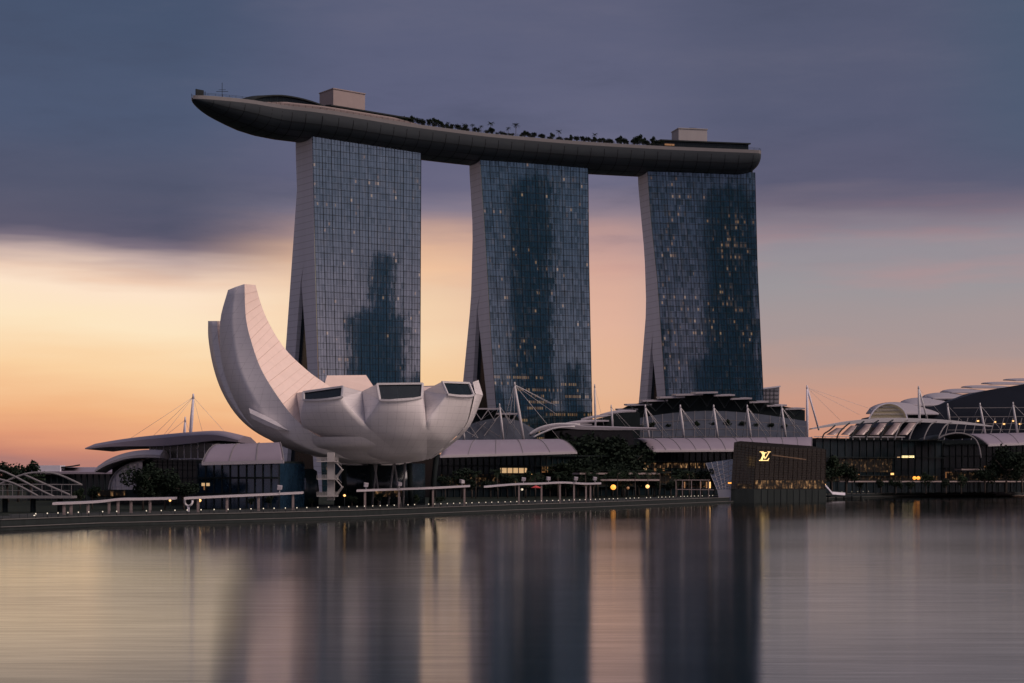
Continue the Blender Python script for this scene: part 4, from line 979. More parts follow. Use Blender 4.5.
# left plates, between the museum and the middle tower
root = thing('stage_house', 'dark hall with two flat roof plates and open bracing right of the museum', 'building', P(490, 470, 905))
for (xa, xb_, y, dd) in ((474, 499.5, 408, 890), (496, 517.5, 413, 893)):
    mb = MB(); mb.slab([[P(xa, y, dd), P(xa, y, dd + 22)], [P(xb_, y, dd), P(xb_, y, dd + 22)]], .7); mb.build('roof_plate', white_shell, root)
mb = MB(); mb.prism([P(x, y, 896) for x, y in ((470, 410), (497, 410), (499, 415), (516, 415), (530, 440), (462, 440))], (0, 30, 0)); mb.build('upper_wall', dark_clad, root)
mb = MB()
mb.slab([[P(x, y, 891), P(x, 440, 884)] for x, y in ((458, 428), (480, 421), (500, 417), (520, 421), (536, 430))], .4, dirv=(0, 1, 0)); mb.build('sloped_glazing', terr_mat, root)
mb = MB()
for xa, ya, xb_, yb in ((474, 410, 481, 420), (488, 410, 481, 420), (488, 410, 494, 420), (500, 415, 494, 421), (505, 415, 510, 424), (516, 415, 510, 424), (476, 422, 500, 437), (470, 426, 478, 438), (486, 422, 472, 437), (496, 420, 484, 436)):
    mb.bar(P(xa, ya, 889), P(xb_, yb, 883), .28)
mb.build('roof_strut', dull_steel, root)
# lilac plates climbing to the casino, over the entrance
root = thing('entrance_hall', 'dark entrance hall under the wide curved double-tube roof in the middle', 'building', P(592, 470, 868))
for k, (xa, xb_, y) in enumerate(((541, 592, 424), (560, 609, 420.6), (578, 609, 420.2), (581, 623, 415.2), (600, 636, 411.0))):
    dd = 880 + k * 8; mb = MB(); rw = []
    for i in range(9):
        f_ = i / 8; x = lerp(xa, xb_, f_); yy = y + 4.0 * (1 - f_) ** 2 - .2; rw.append([P(x, yy, dd), P(x, yy - 1.6 * math.sin(math.pi * min(1, f_ * .9 + .1)), dd + 14), P(x, yy - .6, dd + 28)])
    mb.slab(rw, .6, smooth=True); mb.build('roof_plate', white_shell, root)
mb = MB(); mb.prism([P(x, y, 900) for x, y in ((545, 430), (570, 424), (600, 418), (622, 413), (640, 413), (640, 445), (545, 445))], (0, 30, 0)); mb.build('upper_wall', dark_clad, root)
mb = MB(); c1 = catmull([(530, 434.5), (542, 428), (560, 425), (585, 426.3), (620, 427.4), (657, 428.4)], 26)
rows = []
for i, (x, y) in enumerate(c1):
    th = 3.2 * math.sin(math.pi * (i + .3) / 26.3) ** .7
    a_ = P(x, y, 838); rows.append([a_, a_ + Vector((0, 6, .5)), a_ + Vector((0, 20, .3)), a_ + Vector((0, 20, -.4)), a_ + Vector((0, .2, -th * .45 - .1))])
mb.grid(rows, closed=True, caps=True); mb.build('main_roof', white_shell, root)
mb = MB(); c2 = catmull([(533, 437.5), (543, 432.5), (556, 428), (575, 426.6)], 14); mb.tube([P(x, y, 834) for x, y in c2], .42, 8); mb.build('roof_tube', white_paint, root)
mb = MB(); c2 = catmull([(528.5, 434.8), (536, 429.5), (546, 425.8), (560, 423.8), (580, 424.6)], 14); mb.tube([P(x, y, 842) for x, y in c2], .42, 8); mb.build('roof_tube', white_paint, root)
body = [(552, 431.5), (575, 429.5), (632, 431), (634, 440), (634, ground_row(846) - .05), (566, ground_row(846) - .05), (575, 452), (566, 444)]
mb = MB(); mb.prism([P(x, y, 846) for x, y in body], (0, 20, 0)); mb.build('dark_wall', dark_glass, root)
# convention halls on the right: overlapping vault shells
root = thing('convention_hall', 'dark convention hall on the right under a row of overlapping pale vault shells', 'building', P(960, 470, 1080))
SH = [(866, 939, 412.5, 402, 1040), (898, 957.5, 404, 397.5, 1062), (921, 975.5, 397, 392.5, 1084), (940, 993, 391.2, 388.6, 1106), (961, 1012, 386.3, 385.2, 1128), (981, 1030, 382.6, 381.8, 1150), (1003, 1060, 379, 378.2, 1172)]
for k, (xa, xb_, ye, yt, dd) in enumerate(SH):
    mb = MB(); rw = []; w_ = xb_ - xa
    for i in range(19):
        f_ = i / 18; bx = xa + w_ * f_; hump = max(0.0, math.sin(math.pi * f_ ** .72)) ** .75
        by = ye + .6 - (ye - yt + .6) * hump; fx = xa + w_ * (.22 + .78 * f_); fy = ye + 1.2
        row = []
        for q in range(7):
            g2 = q / 6; row.append(P(lerp(fx, bx, g2), lerp(fy, by, math.sin(g2 * math.pi / 2)), dd + 34 * g2))
        rw.append(row)
    mb.slab(rw, .6, smooth=True); mb.build('roof_shell', white_shell, root)
mb = MB(); arc = [(868, 421), (871.5, 414), (876.5, 408), (883, 404.3), (891, 403.3), (899, 406), (905, 412), (908, 421)]; arc = catmull(arc, 20)
mb.prism([P(x, y, 1039) for x, y in arc], (0, 1.2, 0)); mb.build('vault_end_glass', mat('vault_glass', (.34, .30, .20), .35, var=.2), root)
mb = MB()
pts = [P(x, y, 1038) for x, y in arc]
for p, q in zip(pts, pts[1:]): mb.bar(p, q, .7, .7)
mb.build('vault_rim', concrete, root)
mb = MB(); [mb.bar(P(870 + dx_, y, 1038.6), P(906 - dx_, y, 1038.6), .18) for y, dx_ in ((418, 0), (414, 2.5), (410, 6), (407, 10))]; mb.build('glazing_bar', concrete, root)
mb = MB(); mb.prism([P(x, y, 1060) for x, y in ((900, 424), (915, 410), (940, 404.5), (958, 398.5), (976, 393), (994, 389), (1013, 386), (1030, 383), (1064, 380), (1064, 445), (900, 445))], (0, 160, 0)); mb.build('upper_wall', mat('navy_wall', (.016, .021, .034), .6, spec=.1, var=.4, scale=.08), root)
mb = MB()
for y in (408, 417, 424, 430):
    mb.bar(P(lerp(990, 940, (430 - 408) / 30) if y < 412 else 948, y, 1057), P(1064, y - .8, 1057), .35)
for x in range(950, 1064, 9): mb.bar(P(x, 418, 1056), P(x - 6, 440, 1040), .3)
mb.build('terrace_rail', dull_steel, root)
mb = MB(); mb.box((PX(985, 1060), 1075, (PZ(440, 1040) + GZ) / 2), (PX(1064, 1060) - PX(905, 1060), 60, PZ(440, 1040) - GZ)); mb.build('podium', dark_clad, root)
for (xa, y) in ((994, 422), (1003, 424), (1012, 421), (1019, 424), (977, 421)):
    mb = MB(); mb.bar(P(xa, y, 1054), P(xa + 2, y, 1054), .3, .8); mb.build('lit_window', warm_lamp, root)
# ribbed arched glass roof in front of it
root = thing('arched_roof', 'long arched roof with slanting ribs and glass panes over the waterfront hall', 'roof', P(900, 440, 950))
top = catmull([(812, 428.5), (830, 424.5), (850, 421), (875, 418.6), (900, 418), (925, 418.6), (950, 420.2), (972, 422.6), (993, 425.8)], 40)
mb = MB(); rows = []
for i, (x, y) in enumerate(top):
    th = 2.0 * math.sin(math.pi * (i + .4) / 40) ** .6; a_ = P(x, y, 948); rows.append([a_, a_ + Vector((0, 9, .2)), a_ + Vector((0, 9, -.4)), a_ + Vector((0, 0, -th))])
mb.grid(rows, closed=True, caps=True); mb.build('main_beam', white_paint, root)
def beam_y(x): return table([(p[0], p[1]) for p in top], x)
pane_m = glass_mat('sky_tinted_pane', (.30, .24, .23), .08, .3, (1, .92, .9)); k = 0  # pinkish sky beyond the panes is put into their colour
ribs = [(822 + 14.5 * i) for i in range(9)]
for x in ribs:
    rib = catmull([(x + 13, beam_y(x + 13) + 2, 946), (x + 7, beam_y(x + 7) + 6, 940), (x + 2, 434, 936), (x, 440, 935)], 10)
    mb = MB(); pts = [P(*q) for q in rib]; mb.tube(pts, .36, 6); mb.build('rib', dark_metal if x < 890 else dull_steel, root)
for x in ribs[:6]:
    w_ = 10.5; mb = MB(); rw = []
    for q in range(6):
        f_ = q / 5; y = lerp(beam_y(x + 14) + 4.5, 434.5, f_); xs = x + 12.5 - 10 * f_
        rw.append([P(xs + 2.0, y, lerp(944, 938, f_)), P(xs + w_, y + .2, lerp(944, 938, f_))])
    mb.slab(rw, .15, smooth=True); mb.build('glass_pane', pane_m, root)
mb = MB(); mb.bar(P(814, 436.5, 936), P(905, 437, 936), .35); mb.build('eave_rail', white_paint, root)
for x in range(818, 905, 7):
    mb = MB(); mb.bar(P(x, 436.5, 936.3), P(x, 440, 936.3), .25); mb.build('post', white_paint, root)
mb = MB(); arc = catmull([(938, 439), (944, 435.6), (955, 433.2), (966, 434.2), (975, 439), (979, 447), (981, 458)], 22); pts = [P(x, y, 930) for x, y in arc]
mb.tube(pts, .42, 7); mb.build('arch', dull_steel, root)
mb = MB(); mb.slab([[p, p + Vector((0, 50, 0))] for p in pts[:14]], .3, smooth=True); mb.build('vault_skin', dark_metal, root)
# glazed block behind the right tower
root = thing('office_block', 'small glazed block with a slanted roof edge beside the right tower', 'building', P(772, 430, 1250))
D_ = 1250
mb = MB(); mb.prism([P(x, y, D_) for x, y in ((758, 389), (779.5, 386.5), (778, 442), (758, 442))], (0, 30, 0)); mb.build('glass_wall', glass_mat('grey_glass', (.14, .13, .14), .2, .2), root)
mb = MB(); mb.slab([[P(756, 388.6, D_ - 2), P(756, 388.6, D_ + 32)], [P(780.6, 385.6, D_ - 2), P(780.6, 385.6, D_ + 32)]], .9); mb.build('roof', concrete, root)
mb = MB()
for y in range(391, 440, 4): mb.bar(P(758, y, D_ - .3), P(778.6, y, D_ - .3), .4)
for x in range(762, 778, 4): mb.bar(P(x, 389, D_ - .3), P(x, 441, D_ - .3), .35)
mb.build('mullion', dark_metal, root)

# ---------------------------------------------------------------- cable masts along the roofs
mast('short mast at the museum edge above the first canopy', [(463.2, 429), (464.5, 441)], 800, [(478, 438, 10)], r=.4)
mast('second mast right of the museum, next to the tall braced one', [(499.6, 406), (503.4, 440)], 805, [(476, 424, 30), (485, 438, 20), (523, 438, 8), (515, 430, 30)], r=.42)
mast('tall leaning mast braced by fanned cables in front of the middle tower', [(514.6, 384.5), (523.6, 440)], 808, [(556, 414, 30), (557, 406, 40), (551, 404, 30), (506, 438, 4), (499, 438, 6), (514, 438, 8), (560, 440, 10)], r=.55, cr=.09)
mast('thin upright mast between the middle and right towers', [(594.7, 386.5), (595.5, 427)], 850, [(589, 420, 6), (604, 426, 6)], r=.42)
mast('short mast over the curved entrance roof', [(611.2, 407), (612.8, 427)], 856, [(628, 430, 20), (640, 437, 15)], r=.4)
MX = [(645.2, 649.2), (680.3, 684.0), (713.6, 718.0), (747.2, 751.0), (781.6, 786.0)]
NM = ['first white mast on the long canopy, at its left end', 'second white mast on the long canopy', 'middle white mast on the long canopy', 'fourth white mast on the long canopy, above the yellow monogram', 'last short white mast on the long canopy, beside the tall two-legged one']
for k, (xt, xb_) in enumerate(MX):
    mast(NM[k], [(xt, 407), (xb_, 438.5)], 872 + k * 8, [(xt + 20, 437.5, 12), (xt + 25, 437.5, 22), (xt - 5, 437, 12), (xt + 12, 424, 40)], r=.5, cr=.10)
mast('tall two-legged mast at the right end of the long canopy', [(807, 387.5), (807.4, 438)], 912, [(860, 415, 50), (840, 420, 30), (880, 412, 80)], r=.55, legs=[(818.8, 430, 6)], cr=.07, m_=concrete)
mast('tall two-legged mast rising above the ribbed arched roof', [(918.6, 388), (919.6, 424)], 955, [(945, 419, 10)], r=.6, legs=[(927.5, 420, 5)])
mast('short mast just right of the two-legged one above the arched roof', [(947.6, 405.5), (949.8, 424)], 965, [(962, 421, 8)], r=.55)
mast('white mast on the far right canopy, first of two', [(980, 405), (985.2, 434)], 985, [(1003, 432, 10), (972, 420, 10)], r=.55, cr=.09)
mast('white mast on the far right canopy, nearest the picture edge', [(1013, 404), (1017.2, 433)], 995, [(1040, 431, 10), (1004, 430, 10)], r=.55, cr=.09)
# ---------------------------------------------------------------- the crystal pavilion standing in the water
CD = 782.0
root = thing('crystal_pavilion', 'dark faceted glass pavilion in the water with a glowing yellow monogram', 'shop', P(778, 503, CD))
def wpt(x, d_): return HY + H * F / d_          # photo row of the water at a distance
slat_m = mat('brown_louvre', (.028, .021, .018), .6, spec=.15, var=.3, scale=.3)
def facet(mb, pts): mb.poly([P(*p) for p in pts])
A0, A1 = (734.3, 442.4, 782), (731.2, 489, 780); B0, B1 = (757, 446.0, 784), (754, 489, 781); C0, C1 = (826, 449.5, 806), (825, 489, 804)
BK = [(812, 446, 840), (740, 441, 826), (742, 489, 826), (820, 489, 840)]
mb = MB(); facet(mb, [A0, B0, B1, A1]); facet(mb, [B0, C0, C1, B1]); facet(mb, [A0, BK[1], BK[0], C0, B0]); facet(mb, [C0, BK[0], BK[3], C1]); facet(mb, [A0, A1, BK[2], BK[1]]); facet(mb, [BK[0], BK[1], BK[2], BK[3]]); facet(mb, [A1, B1, C1, BK[3], BK[2]])
mb.build('glass_shell', glass_mat('bronze_glass', (.014, .013, .012), .045, .2, (.95, .85, .75)), root)
a0, a1, b0, b1, c0, c1 = [P(*p) for p in (A0, A1, B0, B1, C0, C1)]
fo = Vector((-.02, -.16, 0))
mb = MB()
for k in range(16): f_ = k / 15; mb.bar(b0.lerp(c0, f_) + fo, b1.lerp(c1, f_) + fo, .14, .2)
for k in range(7): f_ = k / 6; mb.bar(a0.lerp(b0, f_) + fo, a1.lerp(b1, f_) + fo, .14, .2)
mb.build('glazing_bar', slat_m, root)
mb = MB()
for k in range(1, 17):
    f_ = k / 17; mb.bar(b0.lerp(b1, f_) + fo * 2, c0.lerp(c1, f_) + fo * 2, .16, .12); mb.bar(a0.lerp(a1, f_) + fo * 2, b0.lerp(b1, f_) + fo * 2, .14, .10)
mb.build('louvre', slat_m, root)
mb = MB(); p, q = b1.lerp(c1, .02) + Vector((0, -.1, 1.9)), b1.lerp(c1, .98) + Vector((0, -.1, 1.9)); mb.bar(p, q, .1, 3.4); mb.build('lit_display', glow_mat('boutique_glow', .42, .74, .85, .5, .45), root)
mb = MB(); p, q = a1.lerp(b1, .25) + Vector((0, -.1, 1.2)), a1.lerp(b1, .9) + Vector((0, -.1, 1.2)); mb.bar(p, q, .1, 1.8); mb.build('side_display', dim_glow, root)
mb = MB(); p, q = P(772, 455, 783), P(806, 459.5, 792); mb.bar(p + fo * 3, q + fo * 3, .12, .35); mb.build('brown_streak', mat('streak_brown', (.16, .10, .06), .4, spec=.3), root)  # thin brown streak laid across the upper glass front
mb = MB(); front = [P(731, 489.2, 780.5), P(754, 489.2, 779.5), P(826, 489.2, 804.5)]; back_ = [P(822, 489.2, 842), P(742, 489.2, 828)]
lo = [Vector((p.x, p.y, -1)) for p in front + back_]; hi = [Vector((p.x, p.y, p.z - .03)) for p in front + back_]
mb.grid([lo, hi], closed=True, caps=True); mb.build('plinth', sea_stone, root)
mb = MB()
for k in range(10): p = front[1].lerp(front[2], .1 + .088 * k) + Vector((0, -.2, 0)); mb.bar(Vector((p.x, p.y, .1)), Vector((p.x, p.y, p.z - .2)), .18)
mb.build('plinth_groove', dark_metal, root)
# monogram: a slanted L crossed with a V, with serifs
def glyph(mb, x0, y0, sc, polys, fr, th=.25):
    O, ux = fr; n_ = Vector((ux.y, -ux.x, 0))
    for k, pl in enumerate(polys):
        pts = [O + ux * (x0 + px * sc) + Vector((0, 0, y0 + py * sc)) + n_ * (.02 + .03 * k) for px, py in pl]; mb.prism(pts, n_ * th)
ctr = P(764.3, 456.3, 776.5); ux = (b1 - a1).normalized(); ux = Vector((.985, .17, 0)).normalized()
Lp = [[(-1.05, -1.0), (-.55, -1.0), (.28, .95), (-.22, .95)], [(-.55, .82), (.62, .82), (.62, 1.0), (-.55, 1.0)], [(-1.4, -1.15), (1.0, -1.15), (1.02, -.96), (-1.4, -.96)], [(.72, -1.0), (1.0, -1.0), (1.28, -.45), (1.12, -.45)]]
Vp = [[(-.95, 1.05), (-.5, 1.05), (.28, -.55), (.08, -.72)], [(1.18, 1.05), (1.36, 1.05), (.36, -.6), (.1, -.66)], [(-1.25, .98), (-.2, .98), (-.2, 1.14), (-1.25, 1.14)], [(.78, .98), (1.6, .98), (1.6, 1.14), (.78, 1.14)]]
mb = MB(); glyph(mb, 0, 0, 1.62, Lp, (ctr, ux)); glyph(mb, 0, .12, 1.62, Vp, (ctr + Vector((0, -.16, 0)), ux))
mb.build('monogram', mat('sign_yellow', (.9, .7, .3), .5, emit=(1.0, .66, .25), estr=1.25), root)
# smaller crystal at its left
cw = mat('crystal_white', (.42, .44, .50), .4, var=.1)
root = thing('small_crystal', 'small slanted glass crystal with a pale base at the left of the dark pavilion', 'pavilion', P(722, 503, 786))
q = [(705.7, 463, 788), (733.5, 459, 783), (731.6, 489, 781), (717, 489.4, 783)]; bq = [(x + 3, y, d_ + 16) for x, y, d_ in q]
mb = MB(); mb.poly([P(*p) for p in q]); mb.grid([[P(*p) for p in q], [P(*p) for p in bq]], closed=True); mb.poly([P(*p) for p in bq]); mb.build('glass_shell', glass_mat('crystal_glass', (.05, .06, .09), .2, .1), root)
mb = MB()
for f_ in (0, .2, .4, .6, .8, 1): mb.bar(P(*q[0]).lerp(P(*q[1]), f_) + fo, P(*q[3]).lerp(P(*q[2]), f_) + fo, .14)
for k in range(6):
    f_ = k / 6; mb.bar(P(*q[0]).lerp(P(*q[3]), f_) + fo, P(*q[1]).lerp(P(*q[2]), min(1, f_ + .25)) + fo, .12); mb.bar(P(*q[0]).lerp(P(*q[3]), min(1, f_ + .25)) + fo, P(*q[1]).lerp(P(*q[2]), f_) + fo, .12)
mb.build('diagonal_frame', white_paint, root)
q2 = [(717, 489.5, 783), (731.4, 489.2, 781), (730.4, 503.6, 781), (720, 503.6, 783)]
mb = MB(); mb.grid([[P(*p) for p in q2], [P(x + 2, y, d_ + 12) for x, y, d_ in q2]], closed=True, caps=True); mb.build('base', cw, root)
mb = MB(); p = P(728, 483, 779.8); mb.bar(p, p + Vector((1.4, 0, 0)), .1, .5); mb.build('lit_display', orange_lamp, root)
# sign of the hall
root = thing('lit_sign', 'small glowing sign high on the dark waterfront hall', 'sign', P(906, 456.5, 955))
mb = MB(); mb.bar(P(897.2, 457.2, 956), P(900, 457.2, 956), .2, .35); mb.build('dash', interior_lit, root)
mb = MB(); x = 902.0
for wd, gap in ((1.3, .35), (1.2, .35), (1.3, .35), (1.1, .8), (1.3, .35), (1.2, .35), (1.2, .35), (.5, 0)):
    a_, b2 = P(x, 456.7, 956), P(x + wd, 456.7, 956); h_ = 1.0
    for dz_ in (-.42, .42): mb.bar(a_ + Vector((0, 0, dz_)), b2 + Vector((0, 0, dz_)), .2, .16)
    mb.bar(a_ + Vector((.07, 0, -.5)), a_ + Vector((.07, 0, .5)), .16, .2); mb.bar(b2 + Vector((-.05, 0, -.5)), b2 + Vector((-.05, 0, .5)), .14, .2); x += wd + gap
mb.build('lettering', mat('sign_cream', (.9, .8, .5), .5, emit=(1.0, .85, .5), estr=1.3), root)
root = thing('back_wall', 'dark panel carrying the small glowing sign', 'sign panel', P(905, 472, 958)) if False else None

# ---------------------------------------------------------------- promenade furniture
SH_C = shore_offset(2.4)
SL = [0.0]
for p, q in zip(SH_C, SH_C[1:]): SL.append(SL[-1] + (q - p).length)
def shore_at(s, off=0.0):
    for i in range(len(SL) - 1):
        if SL[i] <= s <= SL[i + 1]: break
    f_ = (s - SL[i]) / (SL[i + 1] - SL[i]); p = SH_C[i].lerp(SH_C[i + 1], f_); dr = (SH_C[i + 1] - SH_C[i]).normalized()
    return Vector((p.x - dr.y * off, p.y + dr.x * off, 2.31)), math.atan2(dr.y, dr.x)
def s_at_px(px):
    lo, hi = SL[1], SL[11]
    for _ in range(50):
        m_ = (lo + hi) / 2; p, _a = shore_at(m_)
        if CX + F * p.x / p.y < px: lo = m_
        else: hi = m_
    return lo
# bollard lights
boll = thing('bollard_light', '', 'lamp', group='low bollard lights along the promenade edge')
mb = MB(); mb.tube([(0, 0, 0), (0, 0, .8)], .10, 8); mb.build('post', dark_metal, boll)
mb = MB(); mb.ball((0, 0, .98), (.14, .14, .16), 8, 6); mb.build('lamp_head', white_lamp, boll)
bl = 'low bollard light with a small glowing head in the row along the promenade edge'
s = s_at_px(36); first = True
while True:
    p, a_ = shore_at(s); px = CX + F * p.x / p.y
    if px > 1022: break
    if not (716 < px < 832):
        j = random.uniform(-.3, .3); p, a_ = shore_at(s + j)
        if random.random() < .9:
            if first: boll.location = p; boll['label'] = bl; first = False
            else: copy_tree(boll, p, bl)
    s += 4.2 if px < 720 else 6.5
# railing of the promenade
root = thing('promenade_railing', 'thin dark railing running along the edge of the promenade', 'railing', shore_at(s_at_px(300), .6)[0])
mb = MB(); s = s_at_px(-20); s1 = s_at_px(712); pts = []
while s < s1: pts.append(shore_at(s, .7)[0]); s += 3.0
for dz_ in (.45, .75, 1.05):
    for p, q in zip(pts, pts[1:]): mb.bar(p + Vector((0, 0, dz_)), q + Vector((0, 0, dz_)), .05)
for p in pts: mb.bar(p, p + Vector((0, 0, 1.08)), .07)
mb.build('rail', dark_metal, root)
# flat-roofed shelters
def shelter(label, roofpts, cols_x, dist0, dist1, wave=0.0):
    x0, x1 = roofpts[0][0], roofpts[-1][0]
    def dd(x): return lerp(dist0, dist1, (x - x0) / (x1 - x0))
    root = thing('promenade_shelter', label, 'shelter', P(roofpts[len(roofpts) // 2][0], ground_row(dd((x0 + x1) / 2)), dd((x0 + x1) / 2)), 'flat-roofed shelters on the promenade')
    c1 = catmull(roofpts, 30); mb = MB(); rw = []
    for x, y in c1:
        a_ = P(x, y, dd(x)); rw.append([a_ - Vector((0, 1.6, 0)), a_ + Vector((0, 1.6, .1))])
    mb.slab(rw, .55); mb.build('roof_slab', white_shell, root)
    for x in cols_x:
        d_ = dd(x); y = table(roofpts, x); a_ = P(x, y, d_); mb = MB(); mb.box((a_.x, a_.y, (a_.z - .42 + 2.3) / 2), (.55, .6, a_.z - .42 - 2.3)); mb.build('column', pale_stone, root)
    return dd
shelter('long wavy flat-roofed shelter at the left end of the promenade', [(54, 502.5), (75, 501.8), (100, 500.5), (120, 498.3), (140, 498), (176, 497.3)], [64, 71, 88, 109, 118, 131, 150], 442, 474)
shelter('straight flat-roofed shelter in front of the blue glass hall', [(185, 497.3), (220, 495.6), (260, 493.8), (303, 491.8)], [198, 227, 258.5, 293], 468, 500)
shelter('flat-roofed shelter directly in front of the museum columns', [(357, 489.8), (400, 488.3), (440, 486.8), (470, 485.2)], [365, 399, 433, 464.5], 520, 580)
shelter('wavy-roofed shelter right of the museum, with many slim columns', [(484, 486), (515, 483.5), (540, 482.8), (563, 481.8), (585, 483), (601, 482.6)], [519, 541.5, 560, 574, 586, 590.5], 590, 655)
# floodlight heads on top of the shelters
fl_ = thing('floodlight', '', 'floodlight', group='white floodlight heads on the shelter roofs')
mb = MB(); mb.tube([(0, 0, -.6), (0, 0, .6)], .12, 8); mb.build('post', white_paint, fl_)
mb = MB(); mb.grid([[(-.55, -.6, .5), (.5, -.7, .45), (.62, -.6, 1.35), (-.4, -.5, 1.5)], [(-.75, .5, .7), (.6, .5, .6), (.75, .5, 1.6), (-.6, .5, 1.75)]], closed=True, caps=True); mb.build('lamp_head', white_shell, fl_)
FL = [(279.5, 491.6, 492, 'white floodlight head on the straight shelter left of the museum'), (366, 488.7, 524, 'white floodlight head at the left end of the shelter before the museum'), (399.5, 487.6, 540, 'white floodlight head midway along the shelter before the museum'),
      (462, 485, 576, 'white floodlight head at the right end of the shelter before the museum'), (523.5, 482.6, 612, 'first white floodlight head on the wavy-roofed shelter'), (548.5, 481.8, 625, 'second white floodlight head on the wavy-roofed shelter'),
      (576, 481.8, 638, 'third white floodlight head on the wavy-roofed shelter'), (595, 481.8, 650, 'last white floodlight head at the right end of the wavy-roofed shelter')]
for k, (x, y, d_, lab) in enumerate(FL):
    if k == 0: fl_.location = P(x, y, d_); fl_['label'] = lab
    else: copy_tree(fl_, P(x, y, d_), lab, rz=random.uniform(-.7, .7))
# lamps among the shops
def lantern(x, y, d_, r, m_, lab, name='lantern'):
    root = thing(name, lab, 'lamp', P(x, ground_row(d_), d_)); c_ = P(x, y, d_); mb = MB(); mb.tube([(c_.x, c_.y, 2.3), c_ - Vector((0, 0, r * .8))], .07, 6); mb.build('pole', dark_metal, root)
    mb = MB(); mb.ball(c_, (r, r, r * .95), 10, 8); mb.build('globe', m_, root)
lantern(613.3, 487.2, 690, 1.0, orange_lamp, 'large glowing orange globe on the terrace right of the wavy shelter')
lantern(647.5, 486.5, 720, .75, warm_lamp, 'smaller yellow globe lamp on the terrace beside the pergola')
lantern(628, 488, 705, .55, interior_dim, 'dim reddish globe lamp between the two brighter ones')
lantern(344.5, 495.5, 515, .35, warm_lamp, 'small yellow lamp beside the white stair tower')
lantern(199.8, 500.5, 488, .4, warm_lamp, 'warm lamp under the straight shelter near the tree')
lantern(170, 500.5, 478, .3, warm_lamp, 'small warm lamp under the left shelter, near its right end')
lantern(34.3, 516, 432, .26, white_lamp, 'bright white lamp on the low deck at the far left')
lantern(63, 521.2, 426, .2, warm_lamp, 'small warm lamp on the lower wall at the far left')
lantern(522, 489.5, 612, .4, white_lamp, 'white lamp under the left end of the wavy-roofed shelter')
lantern(914.5, 478, 950, .95, orange_lamp, 'left one of the two orange lamps before the waterfront hall')
lantern(918.3, 478, 950, .95, orange_lamp, 'right one of the two orange lamps before the waterfront hall')
lantern(825, 484.5, 850, .35, warm_lamp, 'yellow lamp at the head of the jetty beside the dark pavilion')
# red parasol, white parasol
root = thing('parasol', 'red market parasol behind the wavy-roofed shelter', 'parasol', P(536, ground_row(640), 640)); c_ = P(536, 488, 640)
mb = MB(); mb.grid([[c_ + Vector((rr * math.cos(a_), rr * math.sin(a_), z)) for a_ in [2 * math.pi * k / 8 for k in range(8)]] for rr, z in ((1.7, 0), (1.75, .15), (.05, .9))], closed=True, caps=True); mb.build('fabric', red_cloth, root)
mb = MB(); mb.tube([(c_.x, c_.y, 2.4), (c_.x, c_.y, c_.z + .2)], .06, 6); mb.build('pole', dark_metal, root)
root = thing('sculpture', 'small white looped sculpture on the lawn below the left tree', 'sculpture', P(188, ground_row(480), 480)); c_ = P(188.5, 502, 480)
mb = MB(); mb.tube([c_ + Vector((1.0 * math.cos(a_), .3 * math.sin(2 * a_), 1.0 * math.sin(a_))) for a_ in [math.pi * (.6 + 1.5 * k / 14) for k in range(15)]], .28, 8); mb.build('loop', white_paint, root)
mb = MB(); mb.bar((c_.x, c_.y, 2.35), (c_.x, c_.y, c_.z - .9), .5); mb.build('stand', concrete, root)
# pergola terrace left of the crystal
root = thing('pergola', 'slim pale pergola frame on the terrace left of the small crystal', 'pergola', P(694, ground_row(775), 775)); D_ = 775
for x in (676, 682.5, 691.5, 700.5, 708.5):
    mb = MB(); a_ = P(x, 480, D_); mb.bar((a_.x, a_.y, 2.4), a_, .3); mb.build('post', pale_stone, root)
for y in (480,):
    mb = MB(); mb.bar(P(674, y, D_), P(710, y, D_), .3, .35); mb.bar(P(674, y, D_ + 6), P(710, y, D_ + 6), .3, .35); mb.build('beam', pale_stone, root)
mb = MB(); mb.bar(P(676, 489.4, D_ - .5), P(714, 489.8, D_ - .5), .15, .25); mb.build('lower_rail', pale_stone, root)
for x, m_ in ((700, orange_lamp), (706, orange_lamp), (709.4, warm_lamp), (684, interior_dim)):
    mb = MB(); mb.bar(P(x, 485, D_ + 3), P(x + 1.2, 485, D_ + 3), .2, 2.6); mb.build('lit_panel', interior_dim if m_ is orange_lamp else m_, root)
# terraces in front of the arcade
def terrace(label, x0, x1, y, d0, d1, hgt):
    root = thing('terrace', label, 'terrace', P((x0 + x1) / 2, ground_row((d0 + d1) / 2), (d0 + d1) / 2))
    mb = MB(); a_, b2 = P(x0, y, d0), P(x1, y, d1); mb.bar(a_, b2, 5, hgt); mb.build('slab', pale_stone if hgt < 1 else dark_clad, root)
    mb = MB(); n_ = int((x1 - x0) / 9)
    for k in range(n_ + 1): p = a_.lerp(b2, k / n_); mb = MB(); mb.bar((p.x, p.y, 2.41), (p.x, p.y, p.z - hgt / 2), .4); mb.build('pillar', dark_clad, root)
    mb = MB(); o_ = Vector((0, -2.4, hgt / 2)); mb.bar(a_ + o_ + Vector((0, 0, 1.0)), b2 + o_ + Vector((0, 0, 1.0)), .08)
    for k in range(n_ * 3 + 1): p = a_.lerp(b2, k / n_ / 3) + o_; mb.bar(p, p + Vector((0, 0, 1.0)), .06)
    mb.build('railing', dark_metal, root)
terrace('upper terrace slab across the arcade, below the lit shop row', 576, 656, 473.6, 775, 800, .7)
terrace('lower terrace slab across the arcade, behind the orange globe', 596, 655, 480.0, 765, 790, .7)
terrace('low boardwalk across the front of the right waterfront hall', 836, 1064, 481.5, 905, 1010, .6)
terrace('long balcony ledge under the right-edge canopy', 958, 1064, 469.5, 960, 1000, .7)
